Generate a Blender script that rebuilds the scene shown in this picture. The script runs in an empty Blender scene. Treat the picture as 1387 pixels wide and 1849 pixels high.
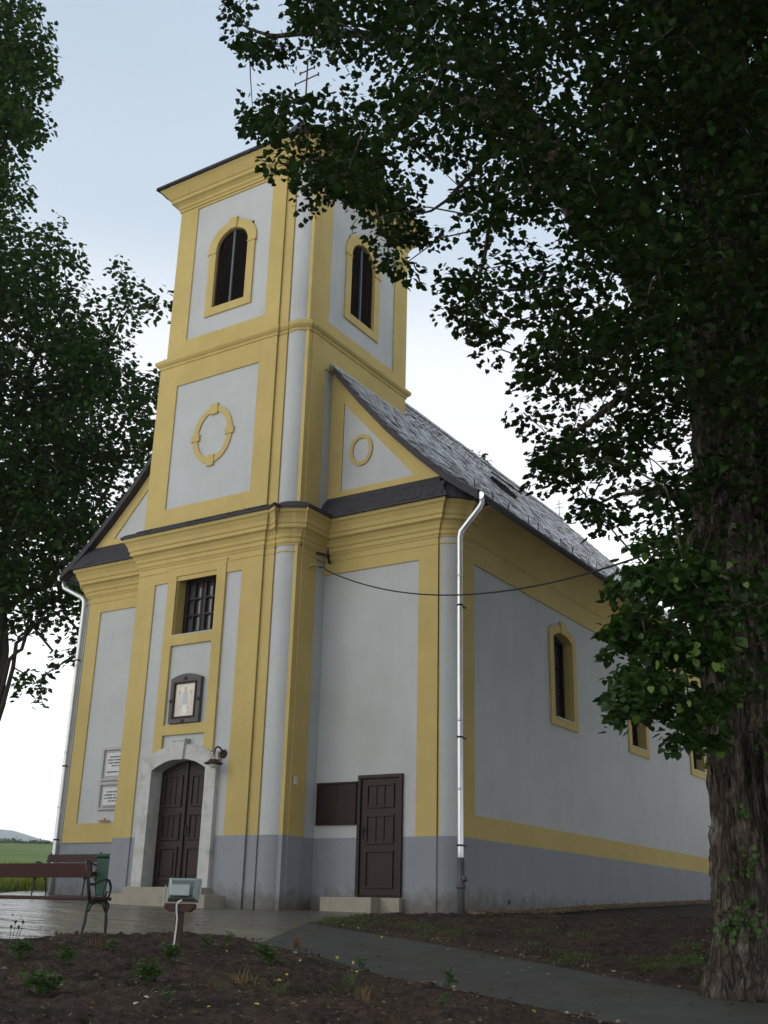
import bpy, bmesh, math, random
import numpy as np
from mathutils import Vector, Matrix, noise
from mathutils.geometry import tessellate_polygon
R = math.radians
PI = math.pi
sc = bpy.context.scene
COL = sc.collection
random.seed(7)
rng = np.random.default_rng(7)

# ------------------------------------------------------------------ camera
EYE = np.array([12.7225, -17.5306, -0.1549])
FPX, YAW, PITCH, ROLL = 1988.5, 32.869, 20.233, 1.419
y_, p_, r_ = R(YAW), R(PITCH), R(ROLL)
FW = np.array([-math.sin(y_)*math.cos(p_), math.cos(y_)*math.cos(p_), math.sin(p_)])
R0 = np.array([math.cos(y_), math.sin(y_), 0.0])
U0 = np.cross(R0, FW)
RT = R0*math.cos(r_) + U0*math.sin(r_)
UP = -R0*math.sin(r_) + U0*math.cos(r_)
HF = np.array([-math.sin(y_), math.cos(y_)])       # horizontal forward
HR = np.array([math.cos(y_), math.sin(y_)])        # horizontal right
cam_d = bpy.data.cameras.new('camera')
cam = bpy.data.objects.new('camera', cam_d); COL.objects.link(cam)
cam_d.sensor_fit = 'VERTICAL'; cam_d.sensor_height = 36.0
cam_d.lens = FPX/1849*36
cam_d.clip_end = 12000; cam_d.clip_start = 0.05
M4 = Matrix(((RT[0], UP[0], -FW[0], EYE[0]), (RT[1], UP[1], -FW[1], EYE[1]), (RT[2], UP[2], -FW[2], EYE[2]), (0, 0, 0, 1)))
cam.matrix_world = M4
sc.camera = cam

# ------------------------------------------------------------------ world, sun, exposure
SUN_EL, SUN_AZ = 27.0, -150.0     # azimuth measured from +y towards +x
w = bpy.data.worlds.new('World'); sc.world = w; w.use_nodes = True
nt = w.node_tree; nt.nodes.clear()
N = nt.nodes.new; L = nt.links.new
out = N('ShaderNodeOutputWorld'); bg = N('ShaderNodeBackground')
sky = N('ShaderNodeTexSky'); sky.sky_type = 'NISHITA'; sky.sun_disc = False
sky.sun_elevation = R(SUN_EL); sky.sun_rotation = R(SUN_AZ)
sky.air_density = 1.0; sky.dust_density = 4.0; sky.ozone_density = 1.5
tc = N('ShaderNodeTexCoord'); sep = N('ShaderNodeSeparateXYZ'); L(tc.outputs['Generated'], sep.inputs[0])
ramp = N('ShaderNodeValToRGB'); L(sep.outputs['Z'], ramp.inputs[0])     # thin even cloud veil: whiter towards the horizon
e = ramp.color_ramp.elements
RS = 22.0
e[0].position = 0.0; e[0].color = (21.5/RS, 21.5/RS, 21/RS, 1)
e[1].position = 1.0; e[1].color = (5.0/RS, 6.2/RS, 8.0/RS, 1)
for ps, c in ((0.26, (21, 21.2, 21.2)), (0.36, (16.0, 16.3, 16.6)), (0.46, (14.2, 14.6, 15.2)), (0.57, (8.9, 10.4, 12.0)), (0.69, (7.8, 9.4, 11.2))):
    n_ = e.new(ps); n_.color = (c[0]/RS, c[1]/RS, c[2]/RS, 1)
ramp.color_ramp.interpolation = 'EASE'
nz = N('ShaderNodeTexNoise'); nz.inputs['Scale'].default_value = 1.6; nz.inputs['Detail'].default_value = 5; L(tc.outputs['Generated'], nz.inputs['Vector'])
mr = N('ShaderNodeMapRange'); L(nz.outputs['Fac'], mr.inputs[0]); mr.inputs[1].default_value = .3; mr.inputs[2].default_value = .7; mr.inputs[3].default_value = .95*RS; mr.inputs[4].default_value = 1.04*RS
vm = N('ShaderNodeVectorMath'); vm.operation = 'SCALE'; L(ramp.outputs[0], vm.inputs[0]); L(mr.outputs[0], vm.inputs['Scale'])
dt = N('ShaderNodeVectorMath'); dt.operation = 'DOT_PRODUCT'; L(tc.outputs['Generated'], dt.inputs[0]); dt.inputs[1].default_value = (-.75, .66, 0)   # veil brightest over the hills behind the church
md = N('ShaderNodeMapRange'); L(dt.outputs['Value'], md.inputs[0]); md.inputs[1].default_value = -.75; md.inputs[2].default_value = .35; md.inputs[3].default_value = .92; md.inputs[4].default_value = 1.0
vm2 = N('ShaderNodeVectorMath'); vm2.operation = 'SCALE'; L(vm.outputs[0], vm2.inputs[0]); L(md.outputs[0], vm2.inputs['Scale'])
mx = N('ShaderNodeMix'); mx.data_type = 'RGBA'; mx.inputs[0].default_value = 0.82
L(sky.outputs[0], mx.inputs[6]); L(vm2.outputs[0], mx.inputs[7])
L(mx.outputs[2], bg.inputs[0]); bg.inputs[1].default_value = 0.085; L(bg.outputs[0], out.inputs[0])
sd = bpy.data.lights.new('sun', 'SUN'); sd.energy = 0.3; sd.angle = R(25); sd.color = (1, .96, .9)
so = bpy.data.objects.new('sun', sd); COL.objects.link(so)
sdir = Vector((math.sin(R(SUN_AZ))*math.cos(R(SUN_EL)), math.cos(R(SUN_AZ))*math.cos(R(SUN_EL)), math.sin(R(SUN_EL))))
so.rotation_euler = sdir.to_track_quat('Z', 'Y').to_euler()
sc.view_settings.view_transform = 'Standard'; sc.view_settings.look = 'None'
sc.view_settings.exposure = 0.0; sc.view_settings.gamma = 1.0
sc.render.engine = 'CYCLES'

# ------------------------------------------------------------------ helpers: rays and terrain
def ray(u, v): return FW + RT*(u-693.5)/FPX - UP*(v-924.5)/FPX
def at(u, v, s):                      # point seen at pixel (u, v), s metres ahead on the level
    r = ray(u, v); return EYE + r*(s/float(r[:2] @ HF))
TS = [-40, 0, 7, 11, 13.5, 20.2, 22, 25, 33, 60, 120, 300, 420, 3000]
TZ = [-2.2, -1.5, -.95, -.63, -.47, -.09, -.04, .14, .5, 1.87, 5.2, 15.95, 17.5, 17.5]
def gz(x, y):
    s = (x-EYE[0])*HF[0] + (y-EYE[1])*HF[1]
    return float(np.interp(s, TS, TZ))
def gp(u, v):                         # pixel -> point on the ground
    r = ray(u, v); a, b = 2.0, 2500.0
    f = lambda k: (EYE[2]+r[2]*k) - gz(EYE[0]+r[0]*k, EYE[1]+r[1]*k)
    k = a; st = .05
    while k < b:
        if f(k) < 0: break
        k += st; st *= 1.01
    lo, hi = k-st, k
    for _ in range(30):
        m = (lo+hi)/2
        if f(m) > 0: lo = m
        else: hi = m
    return EYE + r*hi

# ------------------------------------------------------------------ helpers: objects
def tag(o, label=None, cat=None, group=None, kind=None):
    if label: o['label'] = label
    if cat: o['category'] = cat
    if group: o['group'] = group
    if kind: o['kind'] = kind
    return o
def empty(name, loc, label=None, cat=None, group=None):
    o = bpy.data.objects.new(name, None); COL.objects.link(o); o.location = loc
    o.empty_display_size = .2
    return tag(o, label, cat, group)
def link(name, me, mat, parent=None, smooth=False):
    o = bpy.data.objects.new(name, me); COL.objects.link(o)
    for m in (mat if isinstance(mat, (list, tuple)) else [mat]): me.materials.append(m)
    if smooth: me.polygons.foreach_set('use_smooth', [True]*len(me.polygons))
    if parent is not None:
        o.parent = parent
        off = parent_loc(parent)
        o.location = (0, 0, 0)
        o.matrix_parent_inverse = Matrix.Identity(4)
        if off.length > 0: me.transform(Matrix.Translation(-off))
    return o
def parent_loc(p):
    v = Vector((0, 0, 0))
    while p is not None: v += Vector(p.location); p = p.parent
    return v
class MB:
    def __init__(s): s.v = []; s.f = []
    def add(s, vs, fs):
        b = len(s.v); s.v += [tuple(map(float, q)) for q in vs]; s.f += [tuple(b+i for i in f) for f in fs]; return s
    def box(s, x0, x1, y0, y1, z0, z1, fr=None):
        vs = [(x, y, z) for x in (x0, x1) for y in (y0, y1) for z in (z0, z1)]
        if fr: vs = [fr(*q) for q in vs]
        return s.add(vs, [(0, 1, 3, 2), (4, 6, 7, 5), (0, 4, 5, 1), (2, 3, 7, 6), (0, 2, 6, 4), (1, 5, 7, 3)])
    def tube(s, pts, rad, n=8, cap=True):
        P = [Vector(p) for p in pts]; m = len(P)
        if not hasattr(rad, '__len__'): rad = [rad]*m
        vs = []; up = None
        for i in range(m):
            d = (P[min(i+1, m-1)]-P[max(i-1, 0)]).normalized()
            if up is None: up = Vector((0, 0, 1)) if abs(d.z) < .9 else Vector((1, 0, 0))
            a = d.cross(up).normalized(); b = a.cross(d).normalized(); up = b
            for k in range(n):
                t = 2*PI*k/n; vs.append(P[i] + (a*math.cos(t)+b*math.sin(t))*rad[i])
        fs = [(i*n+k, i*n+(k+1) % n, (i+1)*n+(k+1) % n, (i+1)*n+k) for i in range(m-1) for k in range(n)]
        if cap: fs += [tuple(range(n-1, -1, -1)), tuple((m-1)*n+k for k in range(n))]
        return s.add(vs, fs)
    def bar(s, a, b, w_, h_, up=(0, 0, 1)):       # square bar
        a = Vector(a); b = Vector(b); d = (b-a).normalized(); x = d.cross(Vector(up)).normalized(); z = x.cross(d)
        vs = [p + x*sx*w_/2 + z*sz*h_/2 for p in (a, b) for sx in (-1, 1) for sz in (-1, 1)]
        return s.add(vs, [(0, 1, 3, 2), (4, 6, 7, 5), (0, 4, 5, 1), (2, 3, 7, 6), (0, 2, 6, 4), (1, 5, 7, 3)])
    def plate(s, outline, holes, c0, c1, fr):     # solid plate with holes; outline in (a, b), depth c0..c1
        loops = [outline]+list(holes)
        flat = [p for lp in loops for p in lp]
        tris = tessellate_polygon([[Vector((p[0], p[1], 0)) for p in lp] for lp in loops])
        n = len(flat)
        vs = [fr(p[0], p[1], c1) for p in flat]+[fr(p[0], p[1], c0) for p in flat]
        fs = [tuple(t) for t in tris]+[tuple(n+i for i in reversed(t)) for t in tris]
        b = 0
        for lp in loops:
            k = len(lp)
            fs += [(b+i, b+(i+1) % k, n+b+(i+1) % k, n+b+i) for i in range(k)]
            b += k
        return s.add(vs, fs)
    def loft(s, path, prof, closed=False, close_prof=False):   # path of (x, y); profile of (outward, z)
        n = len(path); offs = []
        for i in range(n):
            def nrm(a, b):
                dx, dy = b[0]-a[0], b[1]-a[1]; l = math.hypot(dx, dy); return (dy/l, -dx/l)
            ns = []
            if i > 0 or closed: ns.append(nrm(path[i-1], path[i]))
            if i < n-1 or closed: ns.append(nrm(path[i], path[(i+1) % n]))
            if len(ns) == 1: offs.append(ns[0]); continue
            mx_, my_ = ns[0][0]+ns[1][0], ns[0][1]+ns[1][1]; d = (mx_*ns[0][0]+my_*ns[0][1])
            offs.append((mx_/d, my_/d) if d > .3 else ns[0])
        m = len(prof)
        vs = [(path[i][0]+offs[i][0]*p, path[i][1]+offs[i][1]*p, z) for i in range(n) for p, z in prof]
        fs = []
        for i in range(n if closed else n-1):
            j = (i+1) % n
            for k in range(m if close_prof else m-1):
                fs.append((i*m+k, j*m+k, j*m+(k+1) % m, i*m+(k+1) % m))
        if close_prof and not closed:
            fs += [tuple(range(m)), tuple((n-1)*m+k for k in reversed(range(m)))]
        return s.add(vs, fs)
    def build(s, name, mat, parent=None, smooth=False, bevel=0, recalc=True, uvf=None):
        me = bpy.data.meshes.new(name); me.from_pydata(s.v, [], s.f)
        if recalc:
            bm = bmesh.new(); bm.from_mesh(me); bmesh.ops.recalc_face_normals(bm, faces=bm.faces); bm.to_mesh(me); bm.free()
        if uvf:
            uv = me.uv_layers.new(name='UVMap')
            for lp in me.loops: uv.data[lp.index].uv = uvf(me.vertices[lp.vertex_index].co)
        o = link(name, me, mat, parent, smooth)
        if bevel:
            b = o.modifiers.new('bevel', 'BEVEL'); b.width = bevel; b.segments = 2; b.limit_method = 'ANGLE'; b.angle_limit = R(40)
        return o
def fast_mesh(name, V, sizes, idx):
    me = bpy.data.meshes.new(name)
    me.vertices.add(len(V)); me.vertices.foreach_set('co', np.ascontiguousarray(V, dtype=np.float32).ravel())
    me.loops.add(len(idx)); me.loops.foreach_set('vertex_index', np.ascontiguousarray(idx, dtype=np.int32))
    me.polygons.add(len(sizes)); st = np.concatenate([[0], np.cumsum(sizes)[:-1]]).astype(np.int32)
    me.polygons.foreach_set('loop_start', st)
    me.update(calc_edges=True); me.validate()
    return me
def rect(a0, a1, b0, b1): return [(a0, b0), (a1, b0), (a1, b1), (a0, b1)]
def arc3(p0, p1, sag, n=10):          # convex arc between two plan points, bulging outward (right of travel)
    p0 = np.array(p0); p1 = np.array(p1); d = p1-p0; c = np.linalg.norm(d); nv = np.array([d[1], -d[0]])/c
    rr = (c*c/4+sag*sag)/(2*sag); ce = (p0+p1)/2-nv*(rr-sag); a0 = math.atan2(*(p0-ce)[::-1]); a1 = math.atan2(*(p1-ce)[::-1])
    while a1 < a0: a1 += 2*PI
    if a1-a0 > PI: a1 -= 2*PI
    return [tuple(ce+rr*np.array([math.cos(a0+(a1-a0)*t/n), math.sin(a0+(a1-a0)*t/n)])) for t in range(n+1)]
def arch(a0, a1, zs, rise, n=14):     # points of an arch from (a1,zs) over to (a0,zs)
    c = (a0+a1)/2; h = (a1-a0)/2
    return [(c+h*math.cos(PI*k/n), zs+rise*math.sin(PI*k/n)) for k in range(n+1)]
def seg(a0, a1, zs, rise, n=12):      # flat segmental arch
    h = (a1-a0)/2; rr = (h*h+rise*rise)/(2*rise); c = (a0+a1)/2; t0 = math.asin(h/rr)
    return [(c+rr*math.sin(t0-2*t0*k/n), zs+rise-rr+rr*math.cos(t0-2*t0*k/n)) for k in range(n+1)]

# ------------------------------------------------------------------ materials
def _streaks(m, t, b, co, cur):
    mp = t.nodes.new('ShaderNodeMapping'); mp.inputs['Scale'].default_value = (5, 5, .35); t.links.new(co, mp.inputs[0])
    n = t.nodes.new('ShaderNodeTexNoise'); n.inputs['Scale'].default_value = 1.0; n.inputs['Detail'].default_value = 8; n.inputs['Roughness'].default_value = .7; t.links.new(mp.outputs[0], n.inputs['Vector'])
    r = t.nodes.new('ShaderNodeMapRange'); r.inputs[1].default_value = .35; r.inputs[2].default_value = .75; r.inputs[3].default_value = 1.01; r.inputs[4].default_value = .955; t.links.new(n.outputs[0], r.inputs[0])
    v = t.nodes.new('ShaderNodeVectorMath'); v.operation = 'SCALE'; t.links.new(cur, v.inputs[0]); t.links.new(r.outputs[0], v.inputs['Scale'])
    last = v.outputs[0]
    if m.name.startswith('grey'):      # dried mud splashed up the plinth
        sp = t.nodes.new('ShaderNodeSeparateXYZ'); t.links.new(co, sp.inputs[0]); n2 = t.nodes.new('ShaderNodeTexNoise'); n2.inputs['Scale'].default_value = 5; n2.inputs['Detail'].default_value = 8; t.links.new(co, n2.inputs['Vector'])
        a = t.nodes.new('ShaderNodeMath'); a.operation = 'MULTIPLY_ADD'; t.links.new(n2.outputs[0], a.inputs[0]); a.inputs[1].default_value = -.7; t.links.new(sp.outputs['Z'], a.inputs[2])
        q = t.nodes.new('ShaderNodeMapRange'); q.inputs[1].default_value = -.32; q.inputs[2].default_value = .02; q.inputs[3].default_value = .75; q.inputs[4].default_value = 0; t.links.new(a.outputs[0], q.inputs[0])
        mm = t.nodes.new('ShaderNodeMix'); mm.data_type = 'RGBA'; t.links.new(q.outputs[0], mm.inputs[0]); t.links.new(last, mm.inputs[6]); mm.inputs[7].default_value = (.12, .10, .075, 1); last = mm.outputs[2]
    t.links.new(last, b.inputs['Base Color'])
def mat(name, col, rough=.8, spec=.3, metal=0, noise_amt=0, nscale=4, bump=0, bscale=40, col2=None, c2scale=2, c2lo=.45, c2hi=.65, coords='Object', fn=None, stretch=None):
    m = bpy.data.materials.new(name); m.use_nodes = True; t = m.node_tree
    b = t.nodes['Principled BSDF']; b.inputs['Roughness'].default_value = rough; b.inputs['Metallic'].default_value = metal
    b.inputs['Specular IOR Level'].default_value = spec
    tcn = t.nodes.new('ShaderNodeTexCoord'); co = tcn.outputs[coords]
    if stretch:
        mp = t.nodes.new('ShaderNodeMapping'); mp.inputs['Scale'].default_value = stretch; t.links.new(co, mp.inputs[0]); co = mp.outputs[0]
    rgb = t.nodes.new('ShaderNodeRGB'); rgb.outputs[0].default_value = (*col, 1); cur = rgb.outputs[0]
    if col2:
        n1 = t.nodes.new('ShaderNodeTexNoise'); n1.inputs['Scale'].default_value = c2scale; n1.inputs['Detail'].default_value = 7; n1.inputs['Roughness'].default_value = .6
        t.links.new(co, n1.inputs['Vector'])
        r1 = t.nodes.new('ShaderNodeMapRange'); r1.inputs[1].default_value = c2lo; r1.inputs[2].default_value = c2hi; t.links.new(n1.outputs[0], r1.inputs[0])
        mm = t.nodes.new('ShaderNodeMix'); mm.data_type = 'RGBA'; t.links.new(r1.outputs[0], mm.inputs[0]); t.links.new(cur, mm.inputs[6]); mm.inputs[7].default_value = (*col2, 1); cur = mm.outputs[2]
    if noise_amt:
        n2 = t.nodes.new('ShaderNodeTexNoise'); n2.inputs['Scale'].default_value = nscale; n2.inputs['Detail'].default_value = 8; n2.inputs['Roughness'].default_value = .65
        t.links.new(co, n2.inputs['Vector'])
        r2 = t.nodes.new('ShaderNodeMapRange'); r2.inputs[1].default_value = .25; r2.inputs[2].default_value = .75; r2.inputs[3].default_value = 1-noise_amt; r2.inputs[4].default_value = 1+noise_amt; t.links.new(n2.outputs[0], r2.inputs[0])
        v = t.nodes.new('ShaderNodeVectorMath'); v.operation = 'SCALE'; t.links.new(cur, v.inputs[0]); t.links.new(r2.outputs[0], v.inputs['Scale']); cur = v.outputs[0]
    t.links.new(cur, b.inputs['Base Color'])
    if bump:
        n3 = t.nodes.new('ShaderNodeTexNoise'); n3.inputs['Scale'].default_value = bscale; n3.inputs['Detail'].default_value = 6; t.links.new(co, n3.inputs['Vector'])
        bp = t.nodes.new('ShaderNodeBump'); bp.inputs['Strength'].default_value = bump; bp.inputs['Distance'].default_value = .02; t.links.new(n3.outputs[0], bp.inputs['Height']); t.links.new(bp.outputs[0], b.inputs['Normal'])
    if fn: fn(m, t, b, co, cur)
    return m
PALE = mat('pale_render', (.44, .457, .456), .9, .15, noise_amt=.05, nscale=1.1, bump=.25, bscale=22, col2=(.40, .412, .405), c2scale=.5, fn=_streaks)
YEL = mat('yellow_render', (.475, .37, .145), .85, .15, noise_amt=.06, nscale=1.3, bump=.22, bscale=22, col2=(.44, .34, .13), c2scale=.6, fn=_streaks)
GREY = mat('grey_plinth_paint', (.235, .25, .275), .8, .2, noise_amt=.07, nscale=1.5, bump=.25, bscale=22, fn=_streaks)
STONE = mat('weathered_stone', (.47, .47, .45), .9, .15, noise_amt=.14, nscale=6, bump=.5, bscale=30, col2=(.27, .25, .21), c2scale=2.3, c2lo=.5, c2hi=.75)
STEP = mat('step_concrete', (.30, .275, .225), .9, .1, noise_amt=.12, nscale=5, bump=.3, bscale=60)
WOOD = mat('dark_brown_wood', (.017, .008, .0065), .5, .3, noise_amt=.35, nscale=5, bump=.15, bscale=18, stretch=(6, 6, .6))
WOODX = mat('brown_cabinet', (.020, .009, .007), .6, .3, noise_amt=.2, nscale=3)
IRONW = mat('icon_frame_wood', (.085, .075, .075), .6, .3, noise_amt=.25, nscale=10)
RED = mat('bench_wood', (.040, .013, .010), .65, .3, noise_amt=.3, nscale=4, stretch=(.6, 8, 8), bump=.1)
IRON = mat('cast_iron', (.018, .020, .020), .5, .4, noise_amt=.15, nscale=20)
ZINC = mat('zinc_pipe', (.62, .64, .66), .32, .5, metal=.75, noise_amt=.06, nscale=6)
LEAD = mat('dull_flashing', (.42, .44, .45), .55, .4, noise_amt=.2, nscale=6)
BLACK = mat('black_steel', (.012, .011, .011), .6, .3)
RUST = mat('rusty_steel', (.06, .035, .03), .8, .2, noise_amt=.3, nscale=12)
CABLE = mat('cable_black', (.012, .012, .013), .6, .3)
GLASS = mat('window_glass', (.045, .055, .06), .12, .8, noise_amt=.3, nscale=1.5)
DARK = mat('dark_interior', (.004, .004, .004), .9, .05)
LOUV = mat('louvre_wood', (.022, .014, .012), .7, .2, noise_amt=.25, nscale=6)
MULL = mat('pale_mullion', (.10, .115, .135), .7, .2)
GREEN = mat('green_plastic', (.012, .060, .036), .45, .4)
ALU = mat('painted_aluminium', (.25, .30, .29), .38, .5, metal=.25, noise_amt=.04, nscale=4)
POSTW = mat('post_red_wood', (.055, .023, .018), .6, .3, noise_amt=.3, nscale=5, stretch=(8, 8, .6), bump=.2)
WHITE = mat('white_cable', (.62, .65, .66), .5, .3)
PLQ = mat('plaque_plate', (.50, .51, .52), .35, .5, noise_amt=.05, nscale=3)
PLQF = mat('plaque_surround', (.38, .37, .37), .8, .2, noise_amt=.08, nscale=5)
INK = mat('plaque_letters', (.05, .05, .05), .6, .3)
TERRA = mat('candle_stone', (.33, .22, .12), .8, .2)
OLDZ = mat('old_zinc', (.09, .095, .10), .6, .3, metal=.3, noise_amt=.2, nscale=3)
SLATE_D = mat('slate_dark_skirt', (.038, .036, .042), .7, .3, noise_amt=.35, nscale=7, bump=.6, bscale=9)
def slate_fn(m, t, b, co, cur):
    br = t.nodes.new('ShaderNodeTexBrick'); br.inputs['Scale'].default_value = 1.0
    br.inputs['Color1'].default_value = (.26, .27, .29, 1); br.inputs['Color2'].default_value = (.13, .135, .15, 1); br.inputs['Mortar'].default_value = (.03, .03, .033, 1)
    br.inputs['Mortar Size'].default_value = .012; br.inputs['Brick Width'].default_value = .26; br.inputs['Row Height'].default_value = .19; br.offset = .5; br.inputs['Bias'].default_value = -.1
    t.links.new(co, br.inputs['Vector'])
    mm = t.nodes.new('ShaderNodeMix'); mm.data_type = 'RGBA'; mm.blend_type = 'MULTIPLY'; mm.inputs[0].default_value = 1
    sc2 = t.nodes.new('ShaderNodeVectorMath'); sc2.operation = 'SCALE'; sc2.inputs['Scale'].default_value = 1.0
    t.links.new(cur, sc2.inputs[0]); t.links.new(br.outputs[0], mm.inputs[6]); t.links.new(sc2.outputs[0], mm.inputs[7]); t.links.new(mm.outputs[2], b.inputs['Base Color'])
    sepn = t.nodes.new('ShaderNodeSeparateXYZ'); t.links.new(co, sepn.inputs[0])
    fr = t.nodes.new('ShaderNodeMath'); fr.operation = 'DIVIDE'; fr.inputs[1].default_value = .19; t.links.new(sepn.outputs['Y'], fr.inputs[0])
    fq = t.nodes.new('ShaderNodeMath'); fq.operation = 'FRACT'; t.links.new(fr.outputs[0], fq.inputs[0])
    inv = t.nodes.new('ShaderNodeMath'); inv.operation = 'SUBTRACT'; inv.inputs[0].default_value = 1; t.links.new(fq.outputs[0], inv.inputs[1])
    ad = t.nodes.new('ShaderNodeMath'); ad.operation = 'MULTIPLY_ADD'; t.links.new(br.outputs['Fac'], ad.inputs[0]); ad.inputs[1].default_value = -.6; t.links.new(inv.outputs[0], ad.inputs[2])
    nn = t.nodes.new('ShaderNodeTexNoise'); nn.inputs['Scale'].default_value = 9; nn.inputs['Detail'].default_value = 5; t.links.new(co, nn.inputs['Vector'])
    ad2 = t.nodes.new('ShaderNodeMath'); ad2.operation = 'ADD'; t.links.new(ad.outputs[0], ad2.inputs[0]); t.links.new(nn.outputs[0], ad2.inputs[1])
    bp = t.nodes.new('ShaderNodeBump'); bp.inputs['Strength'].default_value = .7; bp.inputs['Distance'].default_value = .03; t.links.new(ad2.outputs[0], bp.inputs['Height']); t.links.new(bp.outputs[0], b.inputs['Normal'])
SLATE = mat('roof_slates', (1.15, 1.15, 1.18), .38, .55, noise_amt=.35, nscale=1.4, coords='UV', fn=slate_fn)
def pave_fn(m, t, b, co, cur):
    br = t.nodes.new('ShaderNodeTexBrick'); br.inputs['Scale'].default_value = 1.0
    br.inputs['Color1'].default_value = (.155, .15, .14, 1); br.inputs['Color2'].default_value = (.115, .112, .105, 1); br.inputs['Mortar'].default_value = (.045, .043, .036, 1)
    br.inputs['Mortar Size'].default_value = .007; br.inputs['Brick Width'].default_value = .2; br.inputs['Row Height'].default_value = .1; br.offset = .5
    rt = t.nodes.new('ShaderNodeMapping'); rt.inputs['Rotation'].default_value = (0, 0, R(20)); t.links.new(co, rt.inputs[0])
    t.links.new(rt.outputs[0], br.inputs['Vector'])
    mm = t.nodes.new('ShaderNodeMix'); mm.data_type = 'RGBA'; mm.blend_type = 'MULTIPLY'; mm.inputs[0].default_value = 1
    t.links.new(br.outputs[0], mm.inputs[6]); t.links.new(cur, mm.inputs[7]); t.links.new(mm.outputs[2], b.inputs['Base Color'])
    nn = t.nodes.new('ShaderNodeTexNoise'); nn.inputs['Scale'].default_value = 25; t.links.new(co, nn.inputs['Vector'])
    ad = t.nodes.new('ShaderNodeMath'); ad.operation = 'MULTIPLY_ADD'; t.links.new(br.outputs['Fac'], ad.inputs[0]); ad.inputs[1].default_value = -1.0; t.links.new(nn.outputs[0], ad.inputs[2])
    bp = t.nodes.new('ShaderNodeBump'); bp.inputs['Strength'].default_value = .6; bp.inputs['Distance'].default_value = .010; t.links.new(ad.outputs[0], bp.inputs['Height'])
    wv = t.nodes.new('ShaderNodeMapping'); wv.inputs['Rotation'].default_value = (0, 0, R(-32.9)); wv.inputs['Scale'].default_value = (.45, 2.0, 1); t.links.new(co, wv.inputs[0])
    n4 = t.nodes.new('ShaderNodeTexNoise'); n4.inputs['Scale'].default_value = 1.3; n4.inputs['Detail'].default_value = 4; t.links.new(wv.outputs[0], n4.inputs['Vector'])
    b4 = t.nodes.new('ShaderNodeBump'); b4.inputs['Strength'].default_value = 1.0; b4.inputs['Distance'].default_value = .22; t.links.new(n4.outputs[0], b4.inputs['Height']); t.links.new(bp.outputs[0], b4.inputs['Normal']); t.links.new(b4.outputs[0], b.inputs['Normal'])
PAVE = mat('concrete_pavers', (.85, .79, .66), .27, .6, noise_amt=.3, nscale=1.2, fn=pave_fn)
PATH = mat('asphalt_path', (.062, .061, .054), .8, .25, noise_amt=.3, nscale=3, bump=.7, bscale=90, col2=(.06, .055, .045), c2scale=.8)
SOIL = mat('bare_soil', (.060, .041, .030), .95, .1, noise_amt=.75, nscale=16, bump=1.0, bscale=45, col2=(.032, .024, .017), c2scale=1.6)
MEADOW = mat('meadow_grass', (.15, .20, .05), .95, .1, noise_amt=.35, nscale=.25, col2=(.10, .155, .04), c2scale=.06, bump=.6, bscale=3)
HILL = mat('wooded_hill', (.05, .08, .06), .95, .05, noise_amt=.35, nscale=.02)
def bark_fn(m, t, b, co, cur):
    def NN(sc_, det, vec, ro=.6):
        n = t.nodes.new('ShaderNodeTexNoise'); n.inputs['Scale'].default_value = sc_; n.inputs['Detail'].default_value = det; n.inputs['Roughness'].default_value = ro; t.links.new(vec, n.inputs['Vector']); return n
    def MM(op, a, v2=None, l2=None):
        q = t.nodes.new('ShaderNodeMath'); q.operation = op; t.links.new(a, q.inputs[0])
        if l2 is not None: t.links.new(l2, q.inputs[1])
        elif v2 is not None: q.inputs[1].default_value = v2
        return q.outputs[0]
    wn = NN(3.0, 3, co); ad = t.nodes.new('ShaderNodeVectorMath'); ad.operation = 'MULTIPLY_ADD'; t.links.new(wn.outputs[1], ad.inputs[0]); ad.inputs[1].default_value = (.10, .10, .22); t.links.new(co, ad.inputs[2])
    mp = t.nodes.new('ShaderNodeMapping'); mp.inputs['Scale'].default_value = (11, 11, 2.4); t.links.new(ad.outputs[0], mp.inputs[0])
    mp2 = t.nodes.new('ShaderNodeMapping'); mp2.inputs['Scale'].default_value = (26, 26, 7); t.links.new(ad.outputs[0], mp2.inputs[0])
    a1 = MM('ABSOLUTE', MM('SUBTRACT', NN(1, 2, mp.outputs[0]).outputs[0], .5)); a2 = MM('ABSOLUTE', MM('SUBTRACT', NN(1, 3, mp2.outputs[0]).outputs[0], .5))
    h = MM('MINIMUM', MM('MULTIPLY', a1, 5.0), 1.0); h2 = MM('MINIMUM', MM('MULTIPLY', a2, 5.0), 1.0)
    hh = MM('MULTIPLY', h, l2=MM('ADD', MM('MULTIPLY', h2, .6), .4))
    cr = t.nodes.new('ShaderNodeValToRGB'); t.links.new(hh, cr.inputs[0]); E_ = cr.color_ramp.elements
    E_[0].position = .0; E_[0].color = (.030, .024, .019, 1); E_[1].position = .85; E_[1].color = (.30, .275, .25, 1); q = E_.new(.3); q.color = (.11, .09, .073, 1)
    r = t.nodes.new('ShaderNodeMapRange'); r.inputs[1].default_value = .3; r.inputs[2].default_value = .7; r.inputs[3].default_value = .6; r.inputs[4].default_value = 1.25; t.links.new(NN(1.5, 6, co).outputs[0], r.inputs[0])
    v = t.nodes.new('ShaderNodeVectorMath'); v.operation = 'SCALE'; t.links.new(cr.outputs[0], v.inputs[0]); t.links.new(r.outputs[0], v.inputs['Scale']); t.links.new(v.outputs[0], b.inputs['Base Color'])
    bp = t.nodes.new('ShaderNodeBump'); bp.inputs['Strength'].default_value = 1.0; bp.inputs['Distance'].default_value = .06; t.links.new(hh, bp.inputs['Height']); t.links.new(bp.outputs[0], b.inputs['Normal'])
BARK = mat('lime_bark', (.1, .08, .07), .95, .1, fn=bark_fn)
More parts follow.
